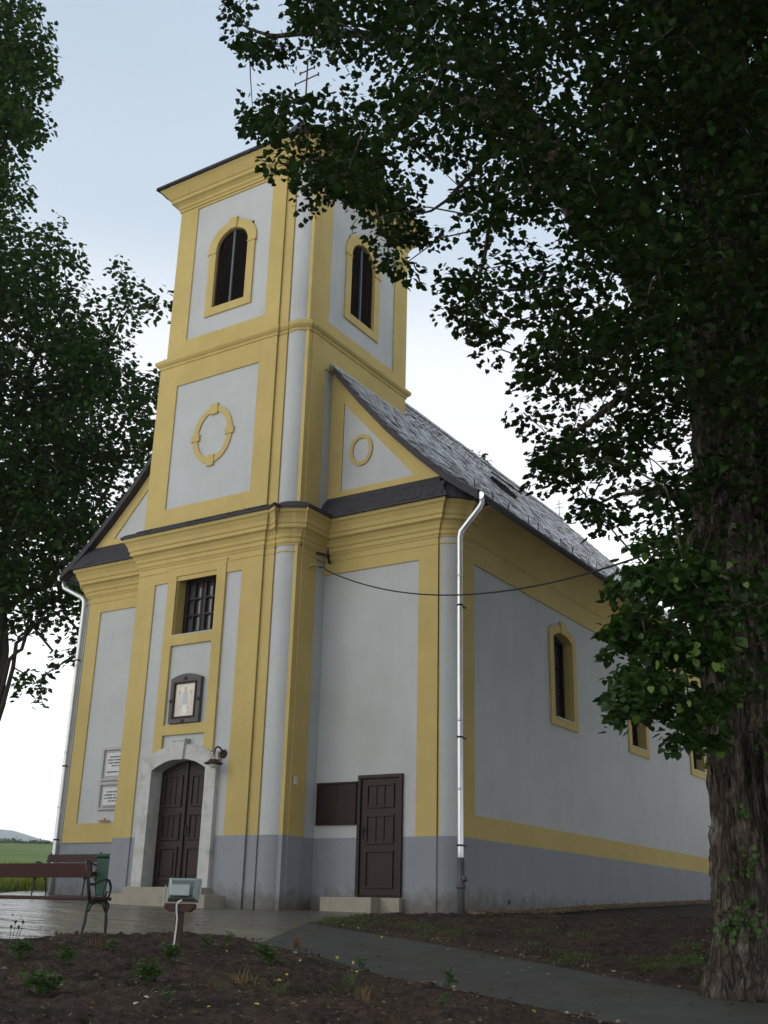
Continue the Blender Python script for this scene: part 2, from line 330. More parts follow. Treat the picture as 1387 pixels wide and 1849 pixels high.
BARK2 = mat('dark_bark', (.05, .042, .036), .95, .1, noise_amt=.3, nscale=5)
STONEP = mat('pebble_stone', (.26, .23, .20), .85, .2, noise_amt=.3, nscale=3)
LITTER = mat('dry_leaf_litter', (.16, .11, .06), .9, .1, noise_amt=.5, nscale=4)
def leafmat(name, c1, c2, trans=.35, ro=.5, sp_=.35):
    m = bpy.data.materials.new(name); m.use_nodes = True; t = m.node_tree; t.nodes.clear()
    o = t.nodes.new('ShaderNodeOutputMaterial'); b = t.nodes.new('ShaderNodeBsdfPrincipled'); tr = t.nodes.new('ShaderNodeBsdfTranslucent'); ms = t.nodes.new('ShaderNodeMixShader')
    g = t.nodes.new('ShaderNodeNewGeometry'); mm = t.nodes.new('ShaderNodeMix'); mm.data_type = 'RGBA'
    t.links.new(g.outputs['Random Per Island'], mm.inputs[0]); mm.inputs[6].default_value = (*c1, 1); mm.inputs[7].default_value = (*c2, 1)
    t.links.new(mm.outputs[2], b.inputs['Base Color']); b.inputs['Roughness'].default_value = ro; b.inputs['Specular IOR Level'].default_value = sp_
    v = t.nodes.new('ShaderNodeVectorMath'); v.operation = 'MULTIPLY'; t.links.new(mm.outputs[2], v.inputs[0]); v.inputs[1].default_value = (1.5, 1.7, .7); t.links.new(v.outputs[0], tr.inputs[0])
    ms.inputs[0].default_value = trans; t.links.new(b.outputs[0], ms.inputs[1]); t.links.new(tr.outputs[0], ms.inputs[2]); t.links.new(ms.outputs[0], o.inputs[0])
    return m
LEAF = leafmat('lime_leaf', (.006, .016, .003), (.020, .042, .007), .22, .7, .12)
LEAF2 = leafmat('maple_leaf', (.010, .026, .005), (.032, .064, .011), .26, .65, .15)
GRASS = leafmat('grass_blade', (.045, .080, .018), (.085, .10, .035), .3)
WEED = leafmat('weed_leaf', (.030, .070, .016), (.065, .12, .028), .3)
MGRASS = leafmat('meadow_blade', (.09, .14, .025), (.24, .23, .04), .3)
FARW = leafmat('far_foliage', (.045, .075, .025), (.08, .11, .04), .2)

# ------------------------------------------------------------------ the setting: ground sheets
def inpoly(x, y, P):
    c = False; n = len(P)
    for i in range(n):
        x1, y1 = P[i]; x2, y2 = P[i-1]
        if (y1 > y) != (y2 > y) and x < (x2-x1)*(y-y1)/(y2-y1)+x1: c = not c
    return c
def inpoly_np(X, Y, P):
    c = np.zeros(X.shape, bool); n = len(P)
    for i in range(n):
        x1, y1 = P[i]; x2, y2 = P[i-1]
        if y1 == y2: continue
        m = ((y1 > Y) != (y2 > Y)) & (X < (x2-x1)*(Y-y1)/(y2-y1)+x1); c ^= m
    return c
def dist_np(X, Y, P):
    d = np.full(X.shape, 1e9)
    for i in range(len(P)):
        ax, ay = P[i-1]; bx, by = P[i]; dx, dy = bx-ax, by-ay; l2 = dx*dx+dy*dy+1e-12
        t = np.clip(((X-ax)*dx+(Y-ay)*dy)/l2, 0, 1); d = np.minimum(d, np.hypot(X-ax-t*dx, Y-ay-t*dy))
    return d
def gxy(u, v): p = gp(u, v); return (float(p[0]), float(p[1]))
near_edge = [gxy(*p) for p in ((-160, 1701), (0, 1698), (80, 1695), (150, 1694), (230, 1691), (300, 1690), (420, 1692), (470, 1704))]
far_edge = [(2.72, -.28), (3.3, -.15)]
PAVING = near_edge + [gxy(554, 1668), gxy(600, 1661), gxy(680, 1653), (2.2, -.62), (2.9, -.30), (3.12, .02), (3.0, .35), (-6.9, .3)] + [gxy(92, 1606), gxy(45, 1609), gxy(0, 1613), gxy(-160, 1622)]
PATHP = [gxy(*p) for p in ((470, 1704), (520, 1716), (580, 1729), (650, 1754), (740, 1774), (836, 1793), (930, 1812), (1022, 1832), (1130, 1856), (1300, 1900))] + \
        [gxy(1500, 1860), gxy(1387, 1815), gxy(1290, 1798), gxy(1181, 1780), gxy(1100, 1766), gxy(1022, 1750), gxy(950, 1737), gxy(846, 1717), gxy(780, 1706), gxy(724, 1696), gxy(630, 1681), gxy(554, 1668)]
def ground_grid(name, s0, s1, t0, t1, ds, dt, mat_, dz=0.0, rough=0.0, label=None, kind='structure', fn=None):
    ss = np.arange(s0, s1+1e-6, ds); ts = np.arange(t0, t1+1e-6, dt)
    S, T = np.meshgrid(ss, ts, indexing='ij')
    X = EYE[0]+S*HF[0]+T*HR[0]; Y = EYE[1]+S*HF[1]+T*HR[1]
    Z = np.interp(S, TS, TZ)+dz
    if fn is not None: Z = fn(X, Y, Z, S, T)
    n, m = S.shape; V = np.stack([X, Y, Z], -1).reshape(-1, 3)
    i = np.arange(n*m).reshape(n, m); F = np.stack([i[:-1, :-1], i[:-1, 1:], i[1:, 1:], i[1:, :-1]], -1).reshape(-1, 4)[:, ::-1]
    me = fast_mesh(name, V, np.full(len(F), 4), F.ravel())
    o = link(name, me, mat_, None, True); tag(o, kind=kind); return o
def soilfn(X, Y, Z, S, T):
    hard = inpoly_np(X, Y, PAVING) | inpoly_np(X, Y, PATHP)
    d = np.minimum(dist_np(X, Y, PAVING), dist_np(X, Y, PATHP)); k = np.clip(d/.35, 0, 1)*~hard
    nz1 = np.array([noise.fractal(Vector((x*1.2, y*1.2, 0)), 1, 2, 3) for x, y in zip(X.ravel(), Y.ravel())]).reshape(X.shape)
    nz2 = np.array([noise.fractal(Vector((x*9, y*9, 4)), .8, 2, 3) for x, y in zip(X.ravel(), Y.ravel())]).reshape(X.shape)
    church = (X > -7.3) & (X < 3.05) & (Y > 0)
    return np.where(hard, np.where(d < .35, Z-.003, Z-.05), Z + .014 + k*np.maximum(.03+.05*nz1+.05*nz2, -.01))
GROUND = ground_grid('ground', -6, 70, -16, 16, .25, .25, SOIL, 0, fn=lambda X, Y, Z, S, T: np.where((S > 5.9) & (S < 20.6) & (T > -5.4) & (T < 7.4), Z-.12, Z-.03))
GROUND_N = ground_grid('soil', 5.75, 20.75, -5.5, 7.5, .06, .06, SOIL, 0, fn=soilfn)
FIELD = ground_grid('meadow', 27.5, 422.5, -330, -5, 5.0, 5.0, MEADOW, -.004, fn=lambda X, Y, Z, S, T: Z)
ground_grid('meadow', 50, 420, -5, 200, 5.0, 5.0, MEADOW, -.004, fn=lambda X, Y, Z, S, T: Z)
def sheet(name, P, mat_, dz, step=.25):
    bm = bmesh.new(); vs = [bm.verts.new((x, y, 0)) for x, y in P]
    for a in range(len(P)): pass
    tris = tessellate_polygon([[Vector((x, y, 0)) for x, y in P]])
    for t in tris:
        try: bm.faces.new([vs[i] for i in t])
        except ValueError: pass
    xs = [p[0] for p in P]; ys = [p[1] for p in P]
    # cut along lines of equal distance from the camera so that the sheet bends with the slope
    for s in [t for t in TS if 0 < t < 40]+list(np.arange(5.5, 30, .8)):
        co = Vector((EYE[0]+s*HF[0], EYE[1]+s*HF[1], 0)); bmesh.ops.bisect_plane(bm, geom=bm.verts[:]+bm.edges[:]+bm.faces[:], plane_co=co, plane_no=(HF[0], HF[1], 0))
    for v in bm.verts: v.co.z = gz(v.co.x, v.co.y)+dz
    bmesh.ops.recalc_face_normals(bm, faces=bm.faces)
    me = bpy.data.meshes.new(name); bm.to_mesh(me); bm.free()
    me.update()
    if me.polygons[0].normal.z < 0: me.flip_normals()
    return tag(link(name, me, mat_), kind='structure')
sheet('paving', PAVING, PAVE, .006)
sheet('path', PATHP, PATH, .010)
# wooded hill far behind the meadow
hb = MB(); hv = []; hs = []
HX = [(-420, 1550), (-250, 1520), (-120, 1505), (0, 1497), (25, 1500), (45, 1506), (70, 1514), (95, 1521), (140, 1530), (200, 1542), (300, 1562), (500, 1600)]
rows = []
for k in range(9):
    f = math.sin(k/8*PI/2); row = []
    for (u, v) in HX:
        p = at(u, v, 2450+ (8-k)*-60); top = p[2]
        z = -5+(top+5)*f
        p0 = at(u, v, 1900+550*(k/8)); row.append((p0[0], p0[1], z))
    rows.append(row)
back = []
for (u, v) in HX: p0 = at(u, v, 3000); back.append((p0[0], p0[1], -5))
rows.append(back)
for r0 in rows: hv += r0
nH = len(HX)
hb.add(hv, [(i*nH+j, i*nH+j+1, (i+1)*nH+j+1, (i+1)*nH+j) for i in range(len(rows)-1) for j in range(nH-1)])
tag(hb.build('hill', HILL, None, True), kind='structure')

# ------------------------------------------------------------------ the church
FR = lambda y0: (lambda a, b, c: (a, y0-c, b))
SR = lambda x0: (lambda a, b, c: (x0+c, a, b))
CH = empty('church', (-2.1, 8, 0), 'yellow and pale grey village church with a square bell tower on its front', 'church')
ZP = 1.225
XL, XR, YE = -7.25, 3.05, 19.6
arcT = arc3((-.54, -.99), (-.115, -.93), .075, 8)
arcN = arc3((2.70, .03), (3.03, .29), .055, 8)
T = FR(-1.08)
def ribbon(mb, pts, z0, z1):
    n = len(pts); mb.add([(x, y, z) for x, y in pts for z in (z0, z1)], [(2*i, 2*i+2, 2*i+3, 2*i+1) for i in range(n-1)])
# door opening
DO = [(-3.23, .24), (-1.82, .24)] + seg(-3.23, -1.82, 2.49, .20)
WO = rect(-3.07, -1.96, 5.24, 6.52)
# tower wall, pale layer
m = MB()
m.plate([(-4.18, .2), (-3.27, .2)]+[(-3.27, .24)]+seg(-3.27, -1.78, 2.51, .22)[::-1]+[(-1.78, .2), (-.80, .2), (-.80, 6.9), (-4.18, 6.9)], [WO], -.30, -.03, T)
m.plate(rect(-4.18, -.80, 7.2, 11.8), [], -.20, -.03, T)
BWO = rect(-2.90, -1.70, 12.85, 14.98)
m.plate(rect(-4.02, -.80, 11.7, 16.1), [BWO], -.30, -.03, T)
ribbon(m, arcT, ZP, 16.1)
SB = SR(-.12)
BSO = rect(.57, 1.80, 12.84, 14.99)
m.plate(rect(-.60, 3.16, 11.7, 16.1), [BSO], -.32, -.03, SB)
m.plate(rect(-.36, .3, ZP, 11.1), [], -.2, -.03, SR(0))
ribbon(m, [(-4.17, 3.1), (-4.17, -.9)], 7, 16.1); ribbon(m, [(-.3, 3.12), (-4.1, 3.12)], 9, 16.1)
ribbon(m, [(-4.17, .2), (-4.17, -.9)], ZP, 7)
m.build('tower_wall', PALE, CH)
# tower trim, yellow layer
m = MB()

for a0, a1, b0, b1 in ((-4.20, -3.70, ZP, 6.95), (-1.31, -.78, ZP, 6.95), (-3.70, -1.31, 6.42, 6.95)): m.plate(rect(a0, a1, b0, b1), [], -.04, 0, T)
m.plate(rect(-4.20, -.78, 7.2, 11.80), [rect(-3.63, -1.25, 8.13, 11.15)], -.04, 0, T)
m.plate(rect(-4.04, -.78, 11.7, 16.1), [rect(-3.49, -1.18, 12.30, 15.92)], -.04, 0, T)
for z0, z1, dx in ((ZP, 11.8, 0), (11.8, 16.1, -.03)):
    ribbon(m, [(-.78, -1.05), (-.78, -1.03), (-.54, -1.03), (-.54, -.985)], z0, z1)
    ribbon(m, [(-.115, -.935), (-.03, -.935), (-.03, -.799), (.0+dx*3, -.799)], z0, z1)
m.plate(rect(-.80, 2.98, 7.0, 11.8), [rect(-.33, .25, 7.02, 11.0)], -.045, 0, SR(0))
m.plate(rect(-.80, -.33, ZP, 7.05), [], -.045, 0, SR(0))
m.plate(rect(-.72, 3.18, 11.7, 16.1), [rect(-.13, 2.6, 12.28, 15.93)], -.045, 0, SB)
for x, y0, y1, z0, z1 in ((-4.20, -1.0, .2, ZP, 6.95), (-4.20, -1.0, 3.0, 7.2, 11.8), (-4.09, -1.0, 3.18, 11.7, 16.1)): ribbon(m, [(x, y1), (x, y0), (-4.20 if z0 < 11 else -4.04, -1.04)], z0, z1)
m.build('tower_trim', YEL, CH)
# raised frame that ties window, icon and door panels together
m = MB()
m.plate([(-3.30, 2.70), (-1.72, 2.70), (-1.72, 6.72), (-3.30, 6.72)], [WO, rect(-3.07, -1.96, 3.38, 5.02), rect(-3.07, -1.96, 2.72, 3.18)], -.045, .022, T)
m.plate(rect(-3.33, -1.69, 6.70, 6.74), [], -.02, .03, T)
m.build('wall_frame', YEL, CH)
# string course and cornices
tow = [(-4.20, 2.9), (-4.20, -1.08), (-.78, -1.08), (-.78, -1.03), (-.54, -1.03), (-.54, -.99)] + arcT[1:-1] + [(-.07, -.93), (-.03, -.90), (-.03, -.80), (0, -.80), (0, 3.0), (-4.2, 3.0)]
m = MB(); m.loft(tow, [(-.05, 11.68), (.02, 11.68), (.03, 11.73), (.07, 11.76), (.10, 11.80), (.10, 11.87), (.06, 11.89), (.03, 11.93), (-.2, 11.95)])
m.build('string_course', YEL, CH)
bt = [(-4.04, 3.18), (-4.04, -1.08), (-.78, -1.08), (-.78, -1.03), (-.54, -1.03), (-.54, -.99)] + arcT[1:-1] + [(-.13, -.90), (-.12, -.72), (-.12, 3.18)]
btl = [(-4.04, 3.18), (-4.04, -1.08), (-.66, -1.08), (-.40, -1.03), (-.17, -.90), (-.12, -.72), (-.12, 3.18)]
m = MB(); m.loft(btl, [(-.05, 15.98), (.03, 15.98), (.03, 16.03), (.07, 16.06), (.07, 16.12), (.13, 16.17), (.19, 16.19), (.19, 16.27), (.22, 16.29), (.27, 16.36), (.35, 16.46), (.40, 16.50), (.40, 16.56), (-.1, 16.6)], closed=True)
m.build('belfry_cornice', YEL, CH)
m = MB(); e_ = .47
bx0, bx1, by0, by1 = -4.04-e_, -.12+e_, -1.08-e_, 3.18+e_
cx_, cy_ = -2.08, 1.05
lev = [(1.0, 16.55), (1.0, 16.60), (.80, 16.86), (.60, 17.25), (.40, 17.85), (.2, 18.65), (.04, 19.4)]
ring = [(bx0, by0), (bx1-.25, by0), (bx1, by0+.25), (bx1, by1), (bx0, by1)]
vs = []
for k, z in lev: vs += [(cx_+(x-cx_)*k, cy_+(y-cy_)*k, z) for x, y in ring]
nr_ = len(ring)
fs = [tuple(range(nr_))]+[(i*nr_+j, i*nr_+(j+1) % nr_, (i+1)*nr_+(j+1) % nr_, (i+1)*nr_+j) for i in range(len(lev)-1) for j in range(nr_)]+[tuple((len(lev)-1)*nr_+j for j in range(nr_))]
m.add(vs, fs); tr = m.build('tower_roof', SLATE_D, CH)
# ragged slate edge under the tower eaves
m = MB()
for k in range(60):
    for (xa, ya, dx, dy) in ((bx0, by0, 1, 0), (bx0, by0, 0, 1)):
        q = k*.075
        if q > 4.4: continue
        o_ = random.uniform(0, .025)
        if dx: m.box(xa+q, xa+q+.07, ya-o_, ya+.14, 16.535-random.uniform(0, .012), 16.548)
        else: m.box(xa-o_, xa+.14, ya+q, ya+q+.07, 16.535-random.uniform(0, .012), 16.548)
m.build('slate_edge', SLATE_D, tr)
m = MB()
m.tube([(cx_, cy_, 19.3), (cx_, cy_, 19.6)], [.10, .04], 10)
prof = [(math.sin(PI*k/8)*.17+.001, 19.75-math.cos(PI*k/8)*.17) for k in range(9)]
m.tube([(cx_, cy_, z) for r0, z in prof], [r0 for r0, z in prof], 12)
m.build('finial_ball', LEAD, tr, True)
def dcross(name, x, y, z0, h, parent, ends=True, t=.03, m_=BLACK):
    m = MB(); m.tube([(x, y, z0), (x, y, z0+h)], t/2, 6)
    for f, w_ in ((.80, .26), (.62, .42), (.30, .24)):
        m.tube([(x-w_*h*.55, y, z0+h*f), (x+w_*h*.55, y, z0+h*f)], t*.42, 6)
        if ends:
            for sx in (-1, 1): m.tube([(x+sx*w_*h*.55, y, z0+h*f-.05), (x+sx*w_*h*.55, y, z0+h*f+.05)], t*.5, 6)
    return m.build(name, m_, parent)
dcross('tower_cross', cx_, cy_, 19.8, 1.65, tr, True, .045, RUST)
# main cornice path around wings and tower
def cor(path, name, parent=CH, z0=0):
    m = MB(); m.loft(path, [(-.06, 6.80), (.015, 6.80), (.02, 6.83), (.045, 6.86), (.045, 6.93), (.075, 6.96), (.085, 7.02), (.13, 7.09), (.19, 7.12), (.19, 7.19), (.215, 7.21), (.235, 7.29), (.29, 7.38), (.33, 7.41), (.33, 7.475), (-.05, 7.48)])
    m.loft(path, [(-.02, 6.66), (.012, 6.66), (.014, 6.69), (-.02, 6.70)])
    return m.build(name, YEL, parent)
towp = [(-4.22, .1), (-4.22, -.98), (-4.20, -1.08), (-.78, -1.08), (-.78, -1.03), (-.54, -1.03), (-.54, -.99)] + arcT[1:-1] + [(-.07, -.93), (-.03, -.90), (-.03, -.80), (0, -.80), (0, .05)]
cor(towp, 'tower_cornice')
navp = [(-.2, 0), (2.66, 0), (2.66, .03), (2.70, .03)] + arcN[1:] + [(3.05, .31), (3.05, .62)]
cor(navp, 'nave_cornice')
navl = [(-7.25, .62)] + [(-4.20-x, y) for x, y in navp[::-1]][1:]
cor(navl, 'nave_cornice')
def skirt(path, ztop, name, w_=.38):
    m = MB(); m.loft(path, [(.33, 7.476), (w_+.02, 7.470), (w_+.02, 7.515), (w_, 7.525), (w_*.66, 7.52+(ztop-7.52)*.36), (w_*.33, 7.52+(ztop-7.52)*.68), (.0, ztop), (-.08, ztop)])
    o = m.build(name, SLATE_D, CH)
    m = MB()                                                       # courses of slates laid on the skirt
    L_ = 0
    for i in range(len(path)-1):
        (xa, ya), (xb, yb) = path[i], path[i+1]; d = math.hypot(xb-xa, yb-ya)
        if d < .5: continue
        ux, uy = (xb-xa)/d, (yb-ya)/d; nx, ny = uy, -ux
        for r0 in range(3 if ztop > 7.9 else 2):
            f0 = r0/ (3 if ztop > 7.9 else 2); q = -.3+random.uniform(0, .1)
            while q < d+.3:
                o0 = w_*(1-f0)+.022; o1 = w_*(1-f0-.36)+.012; z0 = 7.52+(ztop-7.52)*f0+.012; z1 = 7.52+(ztop-7.52)*min(1, f0+.36)+.008; jj = random.uniform(-.008, .008)
                q1 = q+.155
                if q > -o0 and q1 < d+o0:
                    P_ = [(xa+ux*s_+nx*o_, ya+uy*s_+ny*o_, z_) for s_, o_, z_ in ((q, o0, z0+jj), (q1, o0, z0+jj), (q1, max(o1, 0), z1), (q, max(o1, 0), z1))]
                    m.add(P_+[(x, y, z-.012) for x, y, z in P_], [(0, 1, 2, 3), (7, 6, 5, 4), (0, 4, 5, 1), (1, 5, 6, 2), (2, 6, 7, 3), (3, 7, 4, 0)])
                q += .16
    m.build('slate_courses', SLATE_D, o)
skirt(towp, 7.74, 'skirt_roof', .36)
skirt(navp[:-1]+[(3.05, .35)], 8.06, 'skirt_roof')
skirt([(-7.25, .35)]+navl[1:], 8.06, 'skirt_roof')
# plinth
m = MB()
for a0, a1, c in ((-4.20, -3.70, 0), (-1.31, -.78, 0)): m.plate(rect(a0, a1, -.6, ZP), [], -.04, c+.001, T)
for a0, a1 in ((-4.18, -3.3), (-1.75, -.79)): m.plate(rect(a0, a1, -.6, ZP), [], -.06, -.029, T)
for pth in ([(-.78, -1.05), (-.78, -1.03), (-.54, -1.03), (-.54, -.985)], arcT, [(-.115, -.935), (-.03, -.935), (-.03, -.80), (.0, -.80), (0, -.33), (-.03, -.33), (-.03, .04)], [(-4.17, .1), (-4.17, -1.05)],
            [(-.04, .03), (2.23, .03), (2.23, 0), (2.66, 0), (2.66, .03), (2.70, .03)], arcN, [(3.03, .28), (3.05, .29), (3.05, YE)], [(-6.85, .03), (-6.45, .03), (-4.1, .03)], [(-7.25, YE), (-7.25, .3), (-7.2, .1), (-6.88, .03), (-6.85, .03)]):
    ribbon(m, pth, -.6, ZP)
m.build('plinth', GREY, CH)
# nave wall, pale
NF = FR(0)
m = MB()
m.plate(rect(-.06, 2.67, ZP, 7.0), [], -.2, -.03, NF); m.plate(rect(-6.87, -4.1, ZP, 7.0), [], -.2, -.03, NF)
ribbon(m, arcN, ZP, 6.9); ribbon(m, [(-4.20-x, y) for x, y in arcN[::-1]], ZP, 6.9)
NS = SR(XR); wins = [4.23, 8.85, 13.70, 18.0]
def wop(y0): return [(y0+.20, 4.0), (y0+1.23, 4.0)]+seg(y0+.20, y0+1.23, 5.78, .14)
m.plate(rect(.3, YE, ZP, 7.0), [rect(y+.1, y+1.33, 3.9, 6.0) for y in wins[:3]], -.50, -.03, NS)
ribbon(m, [(XL, YE), (XL, .3)], ZP, 7.0); ribbon(m, [(XR-.03, YE), (XL, YE)], -.3, 7.4)
m.build('nave_wall', PALE, CH)
# nave trim
m = MB()
m.plate([(2.23, ZP), (2.66, ZP), (2.66, 6.95), (-.05, 6.95), (-.05, 6.40), (2.23, 6.40)], [], -.045, 0, NF)
m.plate(rect(-6.85, -4.15, ZP, 6.95), [rect(-6.46, -4.5, 1.63, 6.42)], -.045, 0, NF)
ribbon(m, [(2.66, .02), (2.66, .03), (2.70, .03)], ZP, 6.95); ribbon(m, [(3.028, .28), (3.05, .29), (3.05, .30)], ZP, 6.95)
m.plate(rect(.29, YE, ZP, 7.0), [rect(.73, YE-.45, 1.63, 6.40)], -.045, 0, NS)
m.build('nave_trim', YEL, CH)
# side eaves: plain coved soffit
m = MB(); pr = [(-.02, 6.86), (.012, 6.86), (.03, 6.90)]+[(.03+.42*(1-math.cos(PI/2*k/8)), 6.92+.50*math.sin(PI/2*k/8)) for k in range(9)]+[(.50, 7.43), (.50, 7.46), (-.1, 7.47)]
m.loft([(XR, .50), (XR, YE), (XL, YE), (XL, .50)], pr, close_prof=True)
m.build('eaves_cove', YEL, CH, True if False else False)
# gable
rp = [(3.62, 7.49), (3.2, 7.78), (2.88, 8.03), (2.2, 8.66), (1.53, 9.34), (.81, 10.17), (.11, 11.05), (-2.1, 13.36)]
def rz(x):
    d = x if x > -2.1 else -4.2-x
    xs = [p[0] for p in rp][::-1]; zs = [p[1] for p in rp][::-1]; return float(np.interp(d, xs, zs))
wr = [(x, z-.10) for x, z in rp[1:]]
m = MB()
for sgn in (1, -1):
    M_ = (lambda P: P) if sgn == 1 else (lambda P: [(-4.2-x, z) for x, z in P][::-1])
    out_ = [(-.05, 7.5), (3.15, 7.5)]+[p for p in wr if p[0] > 0]+[(-.05, 11.1)]
    out_ = M_(out_)
    hole = M_([(.30, 8.19), (2.10, 8.21), (.31, 10.22)])
    m.plate(out_, [hole], -.045, 0, NF)
    (g2 := MB()).plate([(x, z) for x, z in M_([(-.04, 7.6), (3.0, 7.6)]+[(x-.05, z-.03) for x, z in wr[2:] if x > 0]+[(-.04, 11.0)])], [], -.2, -.03, NF); g2.build('gable_wall', PALE, CH)
    m.build('gable_trim', YEL, CH); m = MB()
def oval(cx, cz, rx, rz_, n=40): return [(cx+rx*math.cos(2*PI*k/n), cz+rz_*math.sin(2*PI*k/n)) for k in range(n)]
MB().plate(oval(.775, 9.04, .285, .355), [oval(.775, 9.04, .205, .27)], -.04, 0, NF).build('oval_moulding', YEL, CH)
MB().plate(oval(-4.975, 9.04, .285, .355), [oval(-4.975, 9.04, .205, .27)], -.04, 0, NF).build('oval_moulding', YEL, CH)
# big oval on the tower with four keystones
m = MB(); m.plate(oval(-2.43, 9.68, .555, .68), [oval(-2.43, 9.68, .425, .555)], -.04, 0, T)
for a0, a1, b0, b1 in ((-2.53, -2.33, 10.17, 10.42), (-2.53, -2.33, 8.94, 9.19), (-3.03, -2.80, 9.60, 9.76), (-2.06, -1.83, 9.60, 9.76)): m.plate(rect(a0, a1, b0, b1), [], -.035, .015, T)
m.build('oval_moulding', YEL, CH)
# nave roof
m = MB(); YF, YRG = -.16, 17.0
pr = [(x, z) for x, z in rp]+[(-4.2-x, z) for x, z in rp[::-1]][1:]
vs = []; k_ = len(pr)
for x, z in pr:
    ye = YRG+.42*abs(x+2.1)+.2
    for y in (YF, ye): vs += [(x, y, z+.03), (x, y, z-.07)]
fs = []
for i in range(k_-1):
    a = 4*i; b = a+4
    fs += [(a, a+2, b+2, b), (a+1, b+1, b+3, a+3), (a, b, b+1, a+1), (a+2, a+3, b+3, b+2)]
fs += [(0, 1, 3, 2), (4*(k_-1), 4*(k_-1)+2, 4*(k_-1)+3, 4*(k_-1)+1)]
for i in range((k_-1)//2):
    a = 4*i+2; b = 4*(i+1)+2; c = 4*(k_-1-i)+2; d = 4*(k_-2-i)+2
    fs.append((a, c, d, b) if b != d else (a, c, b))
m.add(vs, fs)
cum = {}
def slen(x):
    d = x if x > -2.1 else -4.2-x; return math.hypot(3.62-d, rz(d)-7.49)
roof = m.build('roof', SLATE, CH, uvf=lambda c: (c.y+8, slen(c.x)))
gq = np.random.default_rng(17)
def slates():
    xs = [p[0] for p in rp]; S_ = [0.0]
    for a, b in zip(rp[:-1], rp[1:]): S_.append(S_[-1]+math.hypot(b[0]-a[0], b[1]-a[1]))
    zs = [p[1] for p in rp]; tot = S_[-1]; V = []; row = 0; sp = -.02
    while sp < tot-.05:
        s0 = sp; s1 = min(sp+.27, tot); x0, z0 = np.interp(s0, S_, xs), np.interp(max(s0, 0), S_, zs); x1, z1 = np.interp(s1, S_, xs), np.interp(s1, S_, zs)
        tx, tz = x1-x0, z1-z0; l = math.hypot(tx, tz); nx, nz_ = -tz/l*-1, tx/l*-1
        ye = YRG+.42*(x0+2.1)+.15; y = YF-.02+(.125 if row % 2 else 0)
        if x0 < .12: y = max(y, 2.6)
        while y < ye:
            w_ = .236; j = gq.normal(0, .007); k = gq.normal(0, .006); e0 = .050+j; e1 = .036
            A0 = gq.normal(0, .008); c0 = .055+gq.normal(0, .012)
            P_ = [(y, .0, e0+k), (y+c0, A0-.0, e0+k), (y+w_-c0, A0, e0-k), (y+w_, 0, e0-k), (y+w_, 1, e1), (y, 1, e1)]
            P_[0] = (y, .16, e0+k); P_[3] = (y+w_, .16, e0-k)
            V.append([(x0+tx*q+nx*h, yy, z0+tz*q+nz_*h) for yy, q, h in P_]+[(x0+tx*q+nx*(h-.012), yy, z0+tz*q+nz_*(h-.012)) for yy, q, h in P_]); y += .25
        sp += .185; row += 1
    V = np.array(V); n = len(V); fs = [[0, 1, 2, 3, 4, 5], [0, 6, 7, 1], [1, 7, 8, 2], [2, 8, 9, 3], [3, 9, 10, 4], [5, 11, 6, 0]]
    sizes = np.tile([len(f) for f in fs], n); base = np.concatenate([np.array(f) for f in fs])
    me = fast_mesh('slates', V.reshape(-1, 3), sizes, (np.arange(n)[:, None]*12+base[None]).ravel())
    m_ = mat('slate_pieces', (.2, .2, .2), .30, .6, bump=.35, bscale=25); t = m_.node_tree; b = t.nodes['Principled BSDF']; g = t.nodes.new('ShaderNodeNewGeometry'); cr = t.nodes.new('ShaderNodeValToRGB')
    cr.color_ramp.elements[0].color = (.24, .245, .26, 1); cr.color_ramp.elements[1].color = (.40, .41, .435, 1); q = cr.color_ramp.elements.new(.55); q.color = (.30, .31, .33, 1)
    t.links.new(g.outputs['Random Per Island'], cr.inputs[0]); t.links.new(cr.outputs[0], b.inputs['Base Color'])
    return link('slate_courses', me, m_, roof)
slates()
# dark barge edge along the front verges
m = MB()
for sgn in (1, -1):
    for (xa, za), (xb, zb) in zip(rp[:-2], rp[1:-1]):
        if xb < 0: continue
        P_ = [(xa, za+.045), (xb, zb+.045), (xb, zb-.13), (xa, za-.13)]
        if sgn < 0: P_ = [(-4.2-x, z) for x, z in P_]
        vs = [(x, YF-.03, z) for x, z in P_]+[(x, .05, z) for x, z in P_]
        m.add(vs, [(0, 1, 2, 3), (7, 6, 5, 4), (0, 4, 5, 1), (1, 5, 6, 2), (2, 6, 7, 3), (3, 7, 4, 0)])
    m.build('verge_board', SLATE_D, roof); m = MB()
m = MB(); m.box(-.02, .03, -.02, 3.0, 11.12, 11.22)
for k in range(12): m.box(.0, .16+random.uniform(-.02, .02), .0+k*.25, .24+k*.25, 11.05, 11.08+random.uniform(0, .03))
m.build('flashing', LEAD, roof)
m = MB()
for y in np.arange(3.0, 17.0, .33): m.box(-2.22, -1.98, y, y+.31, 13.36, 13.42+random.uniform(0, .015))
m.build('ridge_cap', SLATE, roof, uvf=lambda c: (c.y+8, c.x))
for i, y in enumerate((-.35, .70, 1.33, 2.36, 2.84, 4.02, 4.58, 5.61, 6.10, 7.16, 8.1, 9.2)):
    m = MB(); x = 3.5; z = 7.60; lean = (.14 if i in (2, 6) else 0)
    y = max(y, -.05)
    m.bar((x, y, z), (x-.02, y+lean, z+.24), .025, .012); m.build('snow_guard', BLACK, roof)
